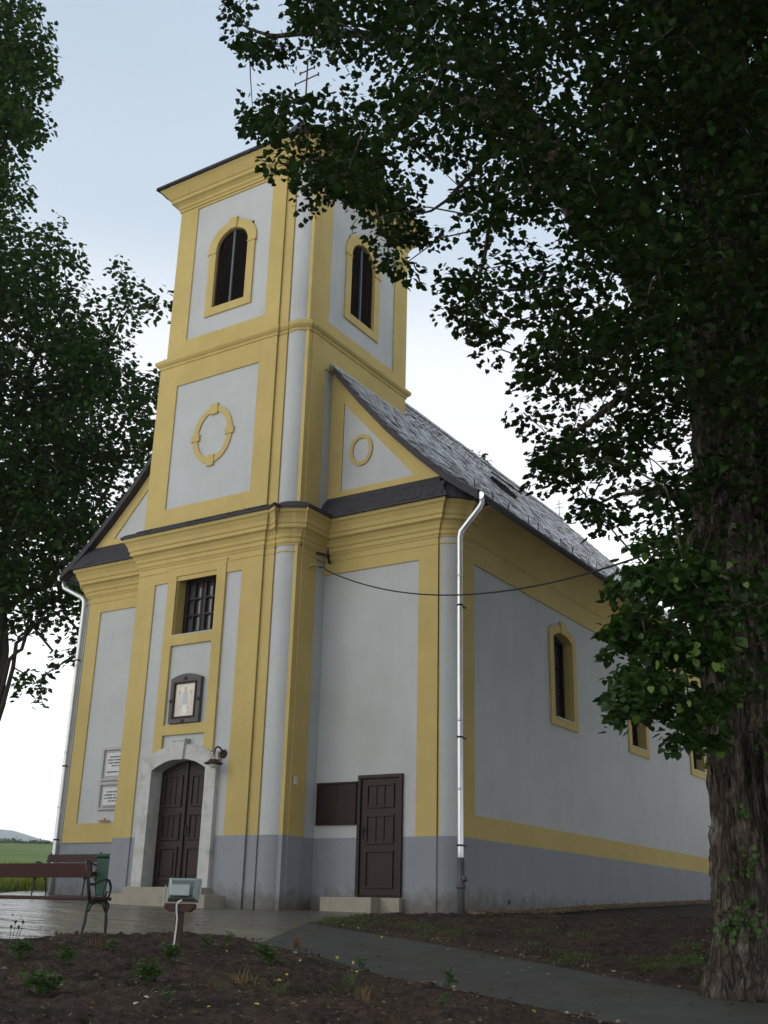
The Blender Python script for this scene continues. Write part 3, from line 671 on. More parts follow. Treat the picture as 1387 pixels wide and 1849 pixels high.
# roof hatch
hx, hy = .30, 7.6
m = MB(); ang = math.atan2(rz(hx-.2)-rz(hx+.2), -.4)
s_ = Vector((-.66, 0, .75)); nrm_ = Vector((.75, 0, .66)); b0 = Vector((hx, hy, rz(hx)+.05))
def HP(a, b, c): return b0+Vector((0, 1, 0))*a+s_*b+nrm_*c
m.box(-.45, .45, -.24, .24, -.04, .10, fr=HP); hat = m.build('roof_hatch', BLACK, roof)
m = MB(); m.box(-.52, .52, -.26, .30, .13, .17, fr=lambda a, b, c: HP(a, b, c+.12*(.4-b))); m.build('hatch_lid', SLATE_D, hat)
dcross('roof_cross', -2.1, 17.0, 13.35, .78, roof, False, .022, BLACK)
# gutter and downpipes
def halfpipe(mb, x, y0, y1, z, r):
    n = 8; vs = []
    for y in (y0, y1):
        for k in range(n+1): a = PI+PI*k/n; vs.append((x+r*math.cos(a), y, z+r*math.sin(a)))
        for k in range(n+1): a = 2*PI-PI*k/n; vs.append((x+(r-.008)*math.cos(a), y, z+(r-.008)*math.sin(a)))
    k_ = 2*(n+1); mb.add(vs, [(k, (k+1) % k_, k_+(k+1) % k_, k_+k) for k in range(k_)]+[tuple(range(k_))])
for sx, nm in ((1, 'r'), (-1, 'l')):
    X_ = (lambda x: x) if sx == 1 else (lambda x: -4.2-x)
    m = MB(); halfpipe(m, X_(3.66), -.14, YE-1, 7.45, .075)
    m.tube([(X_(3.66), -.142, 7.45-.02), (X_(3.66), -.135, 7.45-.02)], .078, 14)
    gut = m.build('gutter', OLDZ, CH, True)
    m = MB(); m.tube([(X_(3.66), -.146, 7.43), (X_(3.66), -.136, 7.43)], .076, 16); m.build('gutter_cap', ZINC, gut)
    px, py = X_(3.20), (-.12 if sx == 1 else .05)
    if sx == -1: px = -7.02; py = -.02
    gx0 = X_(3.66)
    m = MB(); pts = [(gx0, py+.03, 7.40), (gx0, py+.03, 7.28), (gx0-.05*sx, py+.02, 7.20)]
    pts += [(px+.10*sx, py, 6.86), (px+.02*sx, py, 6.78), (px, py, 6.66), (px, py, 4.0), (px+.01, py, 1.0), (px+.02, py, -.25)]
    m.tube(pts, .052, 16)
    for zc in (5.9 if sx > 0 else 5.2, 3.2, 2.0, .82):
        m.tube([(px+.003, py, zc-.02), (px+.003, py, zc+.02)], .0545, 16)
    dp = m.build('downpipe', ZINC, CH, True)
    for zc in (5.33, 2.9, 1.05 if sx == 1 else 1.3):
        m = MB(); m.tube([(px+.004, py, zc-.016), (px+.004, py, zc+.016)], .060, 16); m.box(px-.02, px+.02, py, py+.22, zc-.01, zc+.01); m.build('pipe_clamp', BLACK, dp)
    if sx == 1:
        m = MB(); m.tube([(px+.015, py, .85), (px+.02, py, .40), (px+.02, py, -.3)], .066, 16); m.tube([(px+.02, py, .42), (px+.02, py, .34)], .08, 16); m.tube([(px+.07, py-.01, .55), (px+.12, py-.02, .47)], .045, 10); m.build('pipe_shoe', OLDZ, dp, True)

# ------------------------------------------------------------------ windows of the church
def belfry_window(fr, a0, a1, z0, zs, rise):
    c = (a0+a1)/2
    W = MB(); w0, w1 = a0-.21, a1+.21
    o2 = [(w0+.0, z0-.20), (w1, z0-.20), (w1, zs-.05)]+[(w1+.03, zs-.05)]+arch(w0-.03, w1+.03, zs+.04, rise+.18)+[(w0-.03, zs-.05), (w0, zs-.05)]
    inner = [(a0, z0), (a1, z0)]+arch(a0, a1, zs, rise)
    W.plate(o2, [inner], -.20, .01, fr)
    W.plate([(c-.10, zs+rise-.02), (c+.10, zs+rise-.02), (c+.13, zs+rise+.27), (c-.13, zs+rise+.27)], [], -.02, .045, fr)
    W.plate(rect(w0-.04, a0+.01, zs-.07, zs-.04), [], -.01, .03, fr); W.plate(rect(a1-.01, w1+.04, zs-.07, zs-.04), [], -.01, .03, fr)
    win = W.build('belfry_window', YEL, CH)
    m = MB()
    b = z0+.02
    while b < zs+rise-.03:
        h = (a1-a0)/2-.03
        if b > zs: h = ((a1-a0)/2)*math.sqrt(max(0, 1-((b-zs)/rise)**2))-.03
        if h > .05:
            vs = [fr(a, b+db, cc) for a in (c-h, c+h) for db, cc in ((0, -.10), (.012, -.10), (.06, -.17), (.048, -.17))]
            m.add(vs, [(0, 1, 2, 3), (7, 6, 5, 4), (0, 4, 5, 1), (1, 5, 6, 2), (2, 6, 7, 3), (3, 7, 4, 0)])
        b += .055
    m.build('louvre', LOUV, win)
    MB().plate([(a0+.0, z0), (a1, z0)]+arch(a0, a1, zs, rise), [], -.28, -.25, fr).build('dark_opening', DARK, win)
    m = MB(); m.plate(rect(c-.025, c+.025, z0, zs+rise-.02), [], -.095, -.055, fr); m.build('mullion', MULL, win)
    m = MB(); m.plate([(a0, z0), (a1, z0)]+arch(a0, a1, zs, rise), [[(a0+.045, z0+.03), (a1-.045, z0+.03)]+arch(a0+.045, a1-.045, zs, rise-.05)], -.14, -.07, fr); m.build('louvre_frame', LOUV, win)
belfry_window(T, -2.78, -1.83, 12.95, 14.48, .47)
belfry_window(SB, .69, 1.68, 12.92, 14.50, .48)
# square choir window above the door
m = MB(); m.plate(rect(-3.065, -1.965, 5.245, 6.515), [rect(-3.05, -1.98, 5.26, 6.50)], -.42, -.03, T)
cw = m.build('window', YEL, CH)
m = MB(); fr_ = T; a0, a1, b0, b1 = -3.05, -1.98, 5.26, 6.50
m.plate(rect(a0, a1, b0, b1), [rect(a0+.07, -2.55, b0+.07, b1-.07), rect(-2.48, a1-.07, b0+.07, b1-.07)], -.33, -.26, fr_)
for (x0, x1) in ((a0+.07, -2.55), (-2.48, a1-.07)):
    hgt = b1-b0-.14; xm = (x0+x1)/2
    m.plate(rect(x0, x1, b0+.07, b1-.07), [rect(*(q, p, b0+.10+j*(hgt-.03)/3, b0+.07+(j+1)*(hgt-.03)/3)) for j in range(3) for q, p in ((x0+.035, xm-.014), (xm+.014, x1-.035))], -.30, -.245, fr_)
m.build('window_sash', WOOD, cw)
MB().plate(rect(a0, a1, b0, b1), [], -.32, -.31, fr_).build('window_pane', GLASS, cw)
MB().plate(rect(-3.06, -1.97, 5.225, 5.245), [], -.32, .03, fr_).build('window_sill', LEAD, cw)
# nave side windows
for y0 in wins[:3]:
    m = MB(); o2 = [(y0, 3.82), (y0+1.43, 3.82), (y0+1.43, 5.86)]+seg(y0+.0, y0+1.43, 5.92, .16)+[(y0, 5.86)]
    m.plate(o2, [wop(y0)], -.48, .012, NS)
    m.plate([(y0+.62, 5.90), (y0+.81, 5.90), (y0+.84, 6.18), (y0+.59, 6.18)], [], -.02, .03, NS)
    sw = m.build('window', YEL, CH)
    MB().plate(wop(y0), [], -.31, -.30, NS).build('window_pane', GLASS, sw)
    m = MB(); m.plate(wop(y0), [[(y0+.27, 4.06), (y0+.70, 4.06), (y0+.70, 5.78), (y0+.27, 5.76)], [(y0+.74, 4.06), (y0+1.16, 4.06), (y0+1.16, 5.76), (y0+.74, 5.78)]], -.29, -.22, NS)
    for zz in (4.6, 5.2): m.plate(rect(y0+.26, y0+1.17, zz, zz+.03), [], -.28, -.24, NS)
    m.build('window_sash', WOOD, sw)
    MB().plate(rect(y0+.19, y0+1.24, 3.985, 4.005), [], -.25, .03, NS).build('window_sill', LEAD, sw)
# main door
def SP(P, c0, c1, mb): mb.plate(P, [], c0, c1, T)
m = MB()
oL, oR = -3.50, -1.55
P_out = [(oL, .10), (-3.23, .10), (-3.23, 2.49)]+seg(-3.23, -1.82, 2.49, .20)[::-1]+[(-1.82, .10), (oR, .10), (oR, 2.60), (oR+.03, 2.62), (oR+.03, 2.78)]
P_out += [(-1.72, 2.78)]+seg(-3.30, -1.72, 2.80, .17, 10)+[(-3.33, 2.78), (oL-.03, 2.78), (oL-.03, 2.62), (oL, 2.60)]
m.plate(P_out, [], -.34, .07, T)
m.plate([(-2.62, 2.67), (-2.40, 2.67), (-2.36, 3.05), (-2.66, 3.05)], [], -.05, .12, T)
m.plate([(-2.68, 3.03), (-2.34, 3.03), (-2.34, 3.075), (-2.68, 3.075)], [], -.02, .135, T)
sur = m.build('door_surround', STONE, CH)
door = MB()
tp = lambda a: 2.49-.0+.20*(1-((a+2.525)/.705)**2)
for (x0, x1) in ((-3.22, -2.535), (-2.515, -1.83)):
    n = 8; top = [(x1+(x0-x1)*k/n, tp(x1+(x0-x1)*k/n)-.005) for k in range(n+1)]
    door.plate([(x0, .30), (x1, .30)]+top, [], -.30, -.24, T)
dr = door.build('main_door', WOOD, CH)
for (x0, x1) in ((-3.22, -2.535), (-2.515, -1.83)):
    for (z0, z1) in ((.42, 1.05), (1.17, 1.68), (1.80, 2.42)):
        m = MB()
        m.plate(rect(x0+.10, x1-.10, z0, z1), [rect(x0+.145, x1-.145, z0+.045, z1-.045)], -.25, -.215, T)
        if z0 > 1.1:
            for q in range(1, 3): xx = x0+.145+(x1-x0-.29)*q/3; m.plate(rect(xx-.012, xx+.012, z0+.04, z1-.04), [], -.25, -.225, T)
        else: m.plate(rect(x0+.2, x1-.2, z0+.1, z1-.1), [], -.25, -.222, T)
        m.build('door_panel', WOOD, dr, bevel=.006)
m = MB(); m.plate(rect(-2.55, -2.50, .30, 2.67), [], -.25, -.205, T); m.build('door_astragal', WOOD, dr)
m = MB(); m.plate(rect(-2.47, -2.43, 1.25, 1.45), [], -.24, -.212, T); m.tube([(-2.45, -1.08+.22, 1.40), (-2.45, -1.08+.16, 1.40), (-2.36, -1.08+.16, 1.39)], .012, 8); m.build('door_handle', BLACK, dr)
# entrance steps
m = MB(); m.box(-3.62, -1.18, -1.62, -1.03, -.25, .165); m.build('entrance_step', STEP, CH, bevel=.012)
m = MB(); m.box(-3.50, -1.52, -1.36, -1.02, .10, .295); m.build('entrance_step', STEP, CH, bevel=.012)
# side door with its step
sdoor = MB(); sdoor.plate(rect(.98, 1.95, .20, 2.34), [rect(1.045, 1.885, .22, 2.275)], -.06, .03, NF); sdr = sdoor.build('side_door', WOOD, CH, bevel=.005)
m = MB(); m.plate(rect(1.047, 1.883, .222, 2.273), [], -.05, -.012, NF)
for z0, z1 in ((.34, 1.00), (1.10, 1.62), (1.74, 2.18)):
    m.plate(rect(1.16, 1.77, z0, z1), [rect(1.20, 1.73, z0+.04, z1-.04)], -.02, .014, NF)
    if z0 > 1:
        for q in (1, 2): xx = 1.20+.53*q/3; m.plate(rect(xx-.012, xx+.012, z0+.03, z1-.03), [], -.02, .006, NF)
m.build('door_leaf', WOOD, sdr, bevel=.004)
m = MB(); m.plate(rect(1.075, 1.115, 1.20, 1.42), [], -.015, .004, NF); m.tube([(1.095, 0, 1.35), (1.095, -.05, 1.35), (1.19, -.055, 1.345)], .011, 8); m.build('door_handle', BLACK, sdr)
m = MB(); m.box(.49, 1.585, -.41, .0, -.25, .178); m.build('side_step', STEP, CH, bevel=.012)
m = MB(); m.box(1.587, 1.99, -.12, .0, -.25, .178); m.build('side_step', STEP, CH, bevel=.008)

m = MB(); m.tube([(XR-.02, 2.05, .17), (XR+.012, 2.05, .17)], .045, 14); m.build('plinth_vent', BLACK, CH)
# ------------------------------------------------------------------ things fixed to the walls
cab = empty('meter_cabinet', (.49, 0, 1.45), 'flat dark brown cabinet in the wall just left of the side door', 'cabinet')
m = MB(); m.plate(rect(.035, .945, 1.455, 2.235), [rect(.07, .91, 1.49, 2.20)], -.03, .03, NF); m.build('cabinet_frame', WOODX, cab, bevel=.004)
for x0, x1 in ((.075, .488), (.492, .905)):
    m = MB(); m.plate(rect(x0, x1, 1.495, 2.195), [], -.02, .012, NF); m.build('cabinet_door', WOODX, cab, bevel=.004)
ic = empty('framed_icon', (-2.52, -1.05, 3.4), 'faded holy picture in a grey wooden arched frame above the church door', 'framed picture')
m = MB(); m.plate([(-2.92, 3.40), (-2.12, 3.40), (-2.12, 4.30)]+seg(-2.92, -2.12, 4.30, .09, 8)+[(-2.92, 4.30)], [rect(-2.80, -2.25, 3.52, 4.20)], -.035, .06, T); m.build('picture_frame', IRONW, ic, bevel=.008)
m = MB(); m.plate(rect(-2.83, -2.22, 3.49, 4.23), [rect(-2.79, -2.26, 3.53, 4.19)], .055, .075, T); m.build('inner_moulding', WOODX, ic, bevel=.004)
for a, b in ((-2.53, 4.29), (-2.53, 3.43), (-2.88, 3.85), (-2.16, 3.85)): m = MB(); m.plate(rect(a-.035, a+.035, b-.03, b+.03), [], .055, .075, T); m.build('frame_boss', BLACK, ic)
PC = mat('picture_ground', (.62, .58, .47), .35, .5, noise_amt=.12, nscale=7)
m = MB(); m.plate(rect(-2.79, -2.26, 3.53, 4.19), [], -.02, .035, T); pic = m.build('picture', PC, ic)
cols = [('picture_robe_pale', (.55, .49, .45)), ('picture_robe_blue', (.42, .43, .47)), ('picture_robe_rose', (.57, .50, .43)), ('picture_face', (.45, .38, .31)), ('picture_white', (.66, .66, .60))]
pm = [mat(n, c, .4, .4, noise_amt=.2, nscale=14) for n, c in cols]
for (a, zb, zt, w_, k) in ((-2.68, 3.56, 3.98, .075, 0), (-2.525, 3.70, 4.06, .085, 1), (-2.37, 3.56, 3.98, .075, 2)):
    m = MB(); m.plate([(a-w_, zb), (a+w_, zb), (a+w_*.8, zt-.1), (a+w_*.35, zt), (a-w_*.35, zt), (a-w_*.8, zt-.1)], [], .03, .037, T); m.build('painted_robe', pm[k], pic)
    m = MB(); m.plate(oval(a, zt+.03, .032, .04, 14), [], .03, .038, T); m.build('painted_head', pm[3], pic)
m = MB(); m.plate(rect(-2.59, -2.46, 3.56, 3.76), [], .03, .0385, T); m.build('painted_altar', pm[4], pic)
lamp = empty('wall_lamp', (-1.46, -1.05, 2.72), 'rusty gooseneck lamp on the wall beside the arched church door', 'wall lamp')
m = MB(); m.tube([(-1.46, -1.04, 2.74), (-1.46, -1.075, 2.74), (-1.46, -1.10, 2.74)], [.085, .08, .04], 16); m.build('lamp_mount', RUST, lamp, True)
m = MB(); pts = [(-1.46, -1.10, 2.74)]+[(-1.46, -1.22+.10*math.cos(PI*k/8), 2.76+.09*math.sin(PI*k/8)) for k in range(9)]+[(-1.46, -1.33, 2.70)]
m.tube(pts, .017, 8)
for sx in (-1, 0, 1): m.tube([(-1.46+sx*.01, -1.33, 2.72), (-1.46+sx*.07, -1.33-.03*abs(sx), 2.57)], .005, 6)
m.build('lamp_arm', RUST, lamp, True)
m = MB(); m.tube([(-1.46, -1.33, 2.60), (-1.46, -1.33, 2.57), (-1.46, -1.33, 2.53), (-1.46, -1.33, 2.515)], [.08, .10, .175, .18], 24); m.build('lamp_shade', RUST, lamp, True)
m = MB(); m.tube([(-1.46, -1.33, 2.512), (-1.46, -1.33, 2.47), (-1.46, -1.33, 2.44)], [.085, .08, .04], 16); m.build('lamp_glass', PLQ, lamp, True)
# plaques on the left wing
for k, (z0, z1, lab) in enumerate(((2.52, 3.24, 'upper of two white inscription plaques on the left wing wall'), (1.90, 2.49, 'lower of two white inscription plaques on the left wing wall'))):
    pl = empty('wall_plaque', (-5.3, .03, z0), lab, 'plaque', 'inscription plaques beside the church door')
    m = MB(); m.plate(rect(-5.86, -4.75, z0, z1), [rect(-5.80, -4.81, z0+.05, z1-.06)], -.04, .02, NF); m.build('plaque_surround', PLQF, pl, bevel=.004)
    m = MB(); m.plate(rect(-5.81, -4.80, z0+.04, z1-.05), [], -.04, -.018, NF); m.build('plaque_backing', PLQF, pl)
    m = MB(); m.plate(rect(-5.73, -4.88, z0+.10, z1-.12), [], -.03, -.006, NF); pp = m.build('plaque_plate', PLQ, pl, bevel=.003)
    m = MB(); zz = z1-.21; ln = 0
    for w_ in (.42, .60, .66, .34, .0, .66):
        if w_:
            x = -5.68+(.05 if w_ < .6 else 0)
            if w_ == .34: x = -5.55
            xe = x+w_
            while x < xe:
                l_ = random.choice((.018, .026, .034)); m.plate(rect(x, x+l_, zz-.014, zz+.016), [], -.007, -.003, NF); x += l_+random.choice((.008, .012, .028))
        zz -= .065
    m.build('plaque_letters', INK, pp)
m = MB(); m.box(-5.75, -5.42, -.06, .0, 1.655, 1.675); m.tube([(-5.58, -.02, 1.67), (-5.58, -.02, 1.73)], [.03, .015], 8); m.tube([(-5.68, -.02, 1.67), (-5.68, -.02, 1.70)], .02, 8)
tag(m.build('small_shelf', TERRA, None), 'small stone candle shelf below the plaques on the left wing', 'shelf')
# cable bracket
br = empty('cable_bracket', (.0, -.5, 6.7), 'black iron cable bracket under the cornice in the corner of tower and wing', 'bracket')
m = MB(); m.bar((-.03, -.86, 6.83), (-.08, -.30, 6.80), .05, .05); m.bar((-.05, -.32, 6.80), (.32, -.32, 6.68), .05, .05); m.bar((.30, -.36, 6.68), (.12, -.03, 6.64), .045, .045); m.build('bracket_arm', BLACK, br)
for x, y, z in ((-.02, -.34, 6.80), (.29, -.34, 6.70), (-.04, -.84, 6.80)): m = MB(); m.tube([(x, y, z-.03), (x, y, z+.16)], .010, 6); m.tube([(x, y, z+.02), (x, y, z+.09)], .022, 8); m.build('insulator', BLACK, br)
m = MB(); m.tube([(.01, -.62, 6.40), (.03, -.55, 6.47), (.06, -.45, 6.50), (.10, -.36, 6.47)], .022, 8); m.build('cable_conduit', YEL, br, True)
cA = Vector((.10, -.36, 6.47)); cB = Vector((10.981, -6.750, 4.080)); d_ = cB-cA
def cpt(t): p = cA+d_*t; p.z -= 4*.9*t*(1-t); return p
pts = [cA+Vector((0, .0, .0)), cA+Vector((.04, -.03, -.03)), cpt(.018)+Vector((0, 0, .05))]+[cpt(.03+.97*k/60) for k in range(61)]
m = MB(); m.tube(pts, .013, 6)
tag(m.build('overhead_cable', CABLE, None, True), 'black cable sagging from the wall bracket across the front corner towards the big tree', 'cable')
m = MB(); m.tube([(.0, -.71, 2.20), (.04, -.72, 2.22)], .012, 6); m.box(.03, .045, -.76, -.66, 2.14, 2.28)
tag(m.build('enamel_tag', PLQ, None), 'tiny white tag on the yellow corner of the tower', 'tag')

# ------------------------------------------------------------------ benches
def bench_side(mb_list, ox, oy, oz, yf, root, ax=1):
    """cast iron end frame in the plane x = ox; yf = +1 when the bench faces +y"""
    P = lambda d, z: (ox, oy+yf*d*.74, oz+z)
    m = MB()
    m.tube([P(-.05, 0), P(-.03, .03), P(0.0, .14), P(.02, .18), P(.03, .32), P(.07, .43)], [.022, .014, .019, .022, .016, .020], 8)      # back leg
    m.tube([P(.07, .43), P(.03, .55), P(-.02, .70), P(-.07, .86)], [.022, .02, .02, .022], 8)
    m.tube([P(.50, 0), P(.485, .03), P(.47, .14), P(.465, .20), P(.45, .32), P(.42, .43)], [.020, .013, .018, .02, .015, .02], 8)
    m.tube([P(.07, .40), P(.25, .415), P(.43, .42)], .016, 8)
    m.tube([P(.07, .30), P(.13, .38), P(.25, .405), P(.37, .38), P(.43, .30)], .010, 6)
    o = m.build('end_frame', IRON, root, True)
    m = MB()
    m.tube([P(.0, .60), P(.12, .60), P(.24, .635), P(.36, .665), P(.45, .65), P(.50, .58), P(.49, .50), P(.44, .44), P(.40, .47), P(.42, .52), P(.45, .52)], [.016]*6+[.014, .012, .011, .010, .010], 8)
    m.tube([P(.42, .42), P(.36, .46), P(.34, .53), P(.38, .60), P(.41, .655)], .010, 6)
    m.tube([P(.40, .41), P(.48, .40), P(.50, .35), P(.47, .31), P(.44, .33)], .011, 6)
    m.build('armrest', IRON, o, True)
def make_bench(x0, x1, y, z, yf, label):
    root = empty('park_bench', ((x0+x1)/2, y, z), label, 'bench', 'red wooden benches with cast iron ends')
    for x in (x0+.07, x1-.07): bench_side(None, x, y, z, yf, root)
    for k, d in enumerate((.05, .15, .25)):
        m = MB(); m.box(x0, x1, *sorted((y+yf*(d), y+yf*(d+.085))), z+.425, z+.465); m.build('seat_plank', RED, root, bevel=.008)
    m = MB(); a, b = (-.045, .67), (-.075, .83)
    vs = []
    for x in (x0, x1):
        for (d, zz), t in (((a), 0), ((b), 0), ((b), .03), ((a), .03)): vs.append((x, y+yf*(d+.018+t), z+zz))
    m.add(vs, [(0, 1, 2, 3), (7, 6, 5, 4), (0, 4, 5, 1), (1, 5, 6, 2), (2, 6, 7, 3), (3, 7, 4, 0)]); m.build('backrest', RED, root, bevel=.006)
    return root
bf = at(146, 1690, 13.5)
make_bench(bf[0]-2.45, bf[0]+.09, bf[1], gz(bf[0], bf[1])+.005, 1, 'red-brown bench seen from behind on the pavers at the left')
make_bench(-6.85, -5.2, -.35, gz(-6, -.5)+.03, -1, 'farther red bench with its back to the left wing wall')
# wheelie bin squeezed in behind the tower corner
gb = empty('waste_bin', (-5.05, -.26, gz(-5.05, -.3)), 'green plastic bin between the far bench and the tower', 'bin')
zb = gz(-5.05, -.3)
m = MB(); v0 = [(-5.24, -.44), (-4.86, -.44), (-4.86, -.06), (-5.24, -.06)]; c_ = (-5.05, -.25)
vs = [(c_[0]+(x-c_[0])*k, c_[1]+(y-c_[1])*k, zb+z) for k, z in ((.82, .06), (1.0, .80)) for x, y in v0]
m.add(vs, [(3, 2, 1, 0), (4, 5, 6, 7), (0, 1, 5, 4), (1, 2, 6, 5), (2, 3, 7, 6), (3, 0, 4, 7)]); m.build('bin_body', GREEN, gb, bevel=.02)
m = MB(); m.box(-5.28, -4.82, -.48, -.02, zb+.80, zb+.84); m.box(-5.25, -4.85, -.45, -.06, zb+.84, zb+.88); m.box(-5.22, -4.88, -.51, -.475, zb+.815, zb+.835); m.build('bin_lid', GREEN, gb, bevel=.01)
for x in (-5.2, -4.9): m = MB(); m.tube([(x-.02, -.10, zb+.08), (x+.02, -.10, zb+.08)], .075, 14); m.build('bin_wheel', BLACK, gb)

# ------------------------------------------------------------------ floodlight on its post
fp = gp(318, 1731); fx, fy, fz = map(float, fp)
fl = empty('floodlight', (fx, fy, fz), 'grey floodlight on a low red wooden post in the flower bed', 'floodlight')
hf = Vector((HF[0], HF[1], 0)); hr = Vector((HR[0], HR[1], 0))
yw = R(4); ff = hf*math.cos(yw)+hr*math.sin(yw); fs_ = ff.cross(Vector((0, 0, 1)))
FB = Vector((fx, fy, fz))
def FF(a, b, c): return FB+fs_*a+ff*b+Vector((0, 0, c))
m = MB(); m.box(-.038, .038, -.035, .035, -.3, .50, fr=FF); m.build('post', POSTW, fl, bevel=.008)
m = MB(); m.plate([(-.155, .47), (-.10, .435), (.10, .435), (.155, .47), (.155, .515), (-.155, .515)], [], -.055, .055, lambda a, b, c: FF(a, -c, b)); m.build('crossboard', POSTW, fl, bevel=.01)
tl = R(-9)
def FH(a, b, c):
    b2 = b*math.cos(tl)-c*math.sin(tl); c2 = b*math.sin(tl)+c*math.cos(tl); return FF(a, b2, .545+c2)
m = MB(); m.box(-.17, .17, .10, .125, .0, .235, fr=FH)
vs = [FH(a*k, b, .117+c*k2) for k, b, k2 in ((1, .10, 1), (.86, .02, .86), (.70, -.01, .62)) for a, c in ((-.16, -.112), (.16, -.112), (.16, .112), (-.16, .112))]
m.add(vs, [(0, 1, 2, 3), (11, 10, 9, 8)]+[(i*4+j, i*4+(j+1) % 4, (i+1)*4+(j+1) % 4, (i+1)*4+j) for i in range(2) for j in range(4)])
head = m.build('lamp_housing', ALU, fl, bevel=.006)
m = MB()
for k in range(17): a = -.105+k*.0131; m.box(a-.0025, a+.0025, -.03, .0, .05, .197, fr=FH)
m.build('cooling_fins', ALU, head)
m = MB(); m.box(-.112, .112, -.012, -.002, .045, .19, fr=FH); m.build('rear_plate', BLACK, head)
m = MB(); m.box(-.105, .095, -.075, -.012, .030, .145, fr=FH); m.build('gear_box', ALU, head, bevel=.01)
m = MB()
for sx in (-1, 1): m.box(sx*.182-.003, sx*.182+.003, .03, .06, -.03, .15, fr=FH)
m.box(-.18, .18, .03, .06, -.032, -.026, fr=FH); m.build('stirrup', LEAD, fl)
m = MB(); m.box(-.16, .16, .125, .129, .01, .225, fr=FH); m.build('front_glass', GLASS, head)
m = MB(); m.tube([FF(.03, -.07, .55), FF(-.005, -.075, .53), FF(-.022, -.07, .50), FF(-.018, -.063, .43), FF(-.01, -.052, .38), FF(-.012, -.05, .28), FF(-.018, -.052, .16), FF(-.026, -.06, .05), FF(-.03, -.065, -.05)], .0085, 8)
m.build('supply_cable', WHITE, fl, True)

# ------------------------------------------------------------------ leaves
HALF = np.array([[0, 0, 0], [.26, -.06, .05], [.50, .16, .10], [.36, .46, .08], [.46, .62, .09], [.17, .80, .04], [0, 1.08, 0]])
LT = np.concatenate([HALF, HALF[1:6]*np.array([-1, 1, 1])])
LF = [[0, 1, 2, 3], [0, 3, 4, 5, 6], [0, 9, 8, 7], [0, 6, 11, 10, 9]]
ROUND = np.array([[0, 0, 0], [.3, -.08, .06], [.5, .25, .1], [.36, .66, .07], [0, 1.05, 0]]); RT_ = np.concatenate([ROUND, ROUND[1:4]*np.array([-1, 1, 1])]); RF = [[0, 1, 2, 3, 4], [0, 4, 7, 6, 5]]
def leaf_mesh(name, Pn, Dn, Nn, size, mat_, parent, tmpl=LT, faces=LF):
    D = Dn/np.linalg.norm(Dn, axis=1, keepdims=True); X = np.cross(D, Nn); X /= np.linalg.norm(X, axis=1, keepdims=True)+1e-9; Z = np.cross(X, D)
    n = len(Pn); k = len(tmpl)
    V = Pn[:, None, :]+size[:, None, None]*(X[:, None, :]*tmpl[None, :, 0:1]+D[:, None, :]*tmpl[None, :, 1:2]+Z[:, None, :]*tmpl[None, :, 2:3])
    sizes = np.tile([len(f) for f in faces], n); base = np.concatenate([np.array(f) for f in faces]); idx = (np.arange(n)[:, None]*k+base[None, :]).ravel()
    off = parent_loc(parent) if parent is not None else Vector((0, 0, 0))
    V = V.reshape(-1, 3)
    me = fast_mesh(name, V, sizes, idx)
    return link(name, me, mat_, parent)
def ppoly(poly): return [tuple(p) for p in poly]
def sample_crown(poly, n, depthfn, edge0, edge1, dmin, gapscale=.011, gap=.0, seed=1, pw=1.0):
    g = np.random.default_rng(seed); xs = [p[0] for p in poly]; ys = [p[1] for p in poly]; out_ = []
    while len(out_) < n:
        U = g.uniform(min(xs), max(xs), 4000); V = g.uniform(min(ys), max(ys), 4000)
        ok = inpoly_np(U, V, poly); U = U[ok]; V = V[ok]; d = dist_np(U, V, poly); pr_ = np.clip((d-edge0)/(edge1-edge0), dmin, 1)**pw
        nz_ = np.array([noise.noise(Vector((u*gapscale, v*gapscale, seed))) for u, v in zip(U, V)])
        pr_ = pr_*np.clip((nz_+.45-gap)*3.0, .0, 1)
        keep = g.uniform(0, 1, len(U)) < pr_
        for u, v, dd in zip(U[keep], V[keep], d[keep]):
            out_.append((u, v, depthfn(u, v, g), dd))
            if len(out_) >= n: break
    return out_
def tree_limbs(name, limbs, m_, parent, wob=.12, n=7):
    mb = MB(); nodes = []
    for pts, r0, r1 in limbs:
        P = [Vector(p) for p in pts]; Q = []
        for i in range(len(P)-1):
            for k in range(4): Q.append(P[i].lerp(P[i+1], k/4))
        Q.append(P[-1]); L_ = len(Q)
        for i in range(1, L_-1):
            Q[i] = Q[i]+Vector((noise.noise(Q[i]*.9+Vector((3, 1, 2))), noise.noise(Q[i]*.9+Vector((9, 4, 7))), noise.noise(Q[i]*.9)))*wob*2
        rs = [r0+(r1-r0)*(i/(L_-1))**.8 for i in range(L_)]
        mb.tube(Q, rs, n)
        nodes += [(q, r) for q, r in zip(Q, rs)]
    return mb, nodes
def twigs(mb, nodes, centers, r, lmax=1.6):
    NP = np.array([list(q) for q, _ in nodes]); C = np.array(centers); d0 = np.array([np.sqrt(((NP-c)**2).sum(1)).min() for c in C]); order = np.argsort(d0)
    pool = np.zeros((len(NP)+len(C), 3)); pool[:len(NP)] = NP; k = len(NP)
    for i in order:
        c = C[i]; dd = ((pool[:k]-c)**2).sum(1); j = int(np.argmin(dd)); L_ = math.sqrt(dd[j]); pool[k] = c; k += 1
        if L_ > lmax or L_ < .02: continue
        q = Vector(pool[j]); t = Vector(c); mid = q.lerp(t, .55)+Vector((random.uniform(-.12, .12), random.uniform(-.12, .12), random.uniform(.0, .22)))*L_*.5
        mb.tube([q, mid, t], [r*1.2, r, r*.6], 4, cap=False)
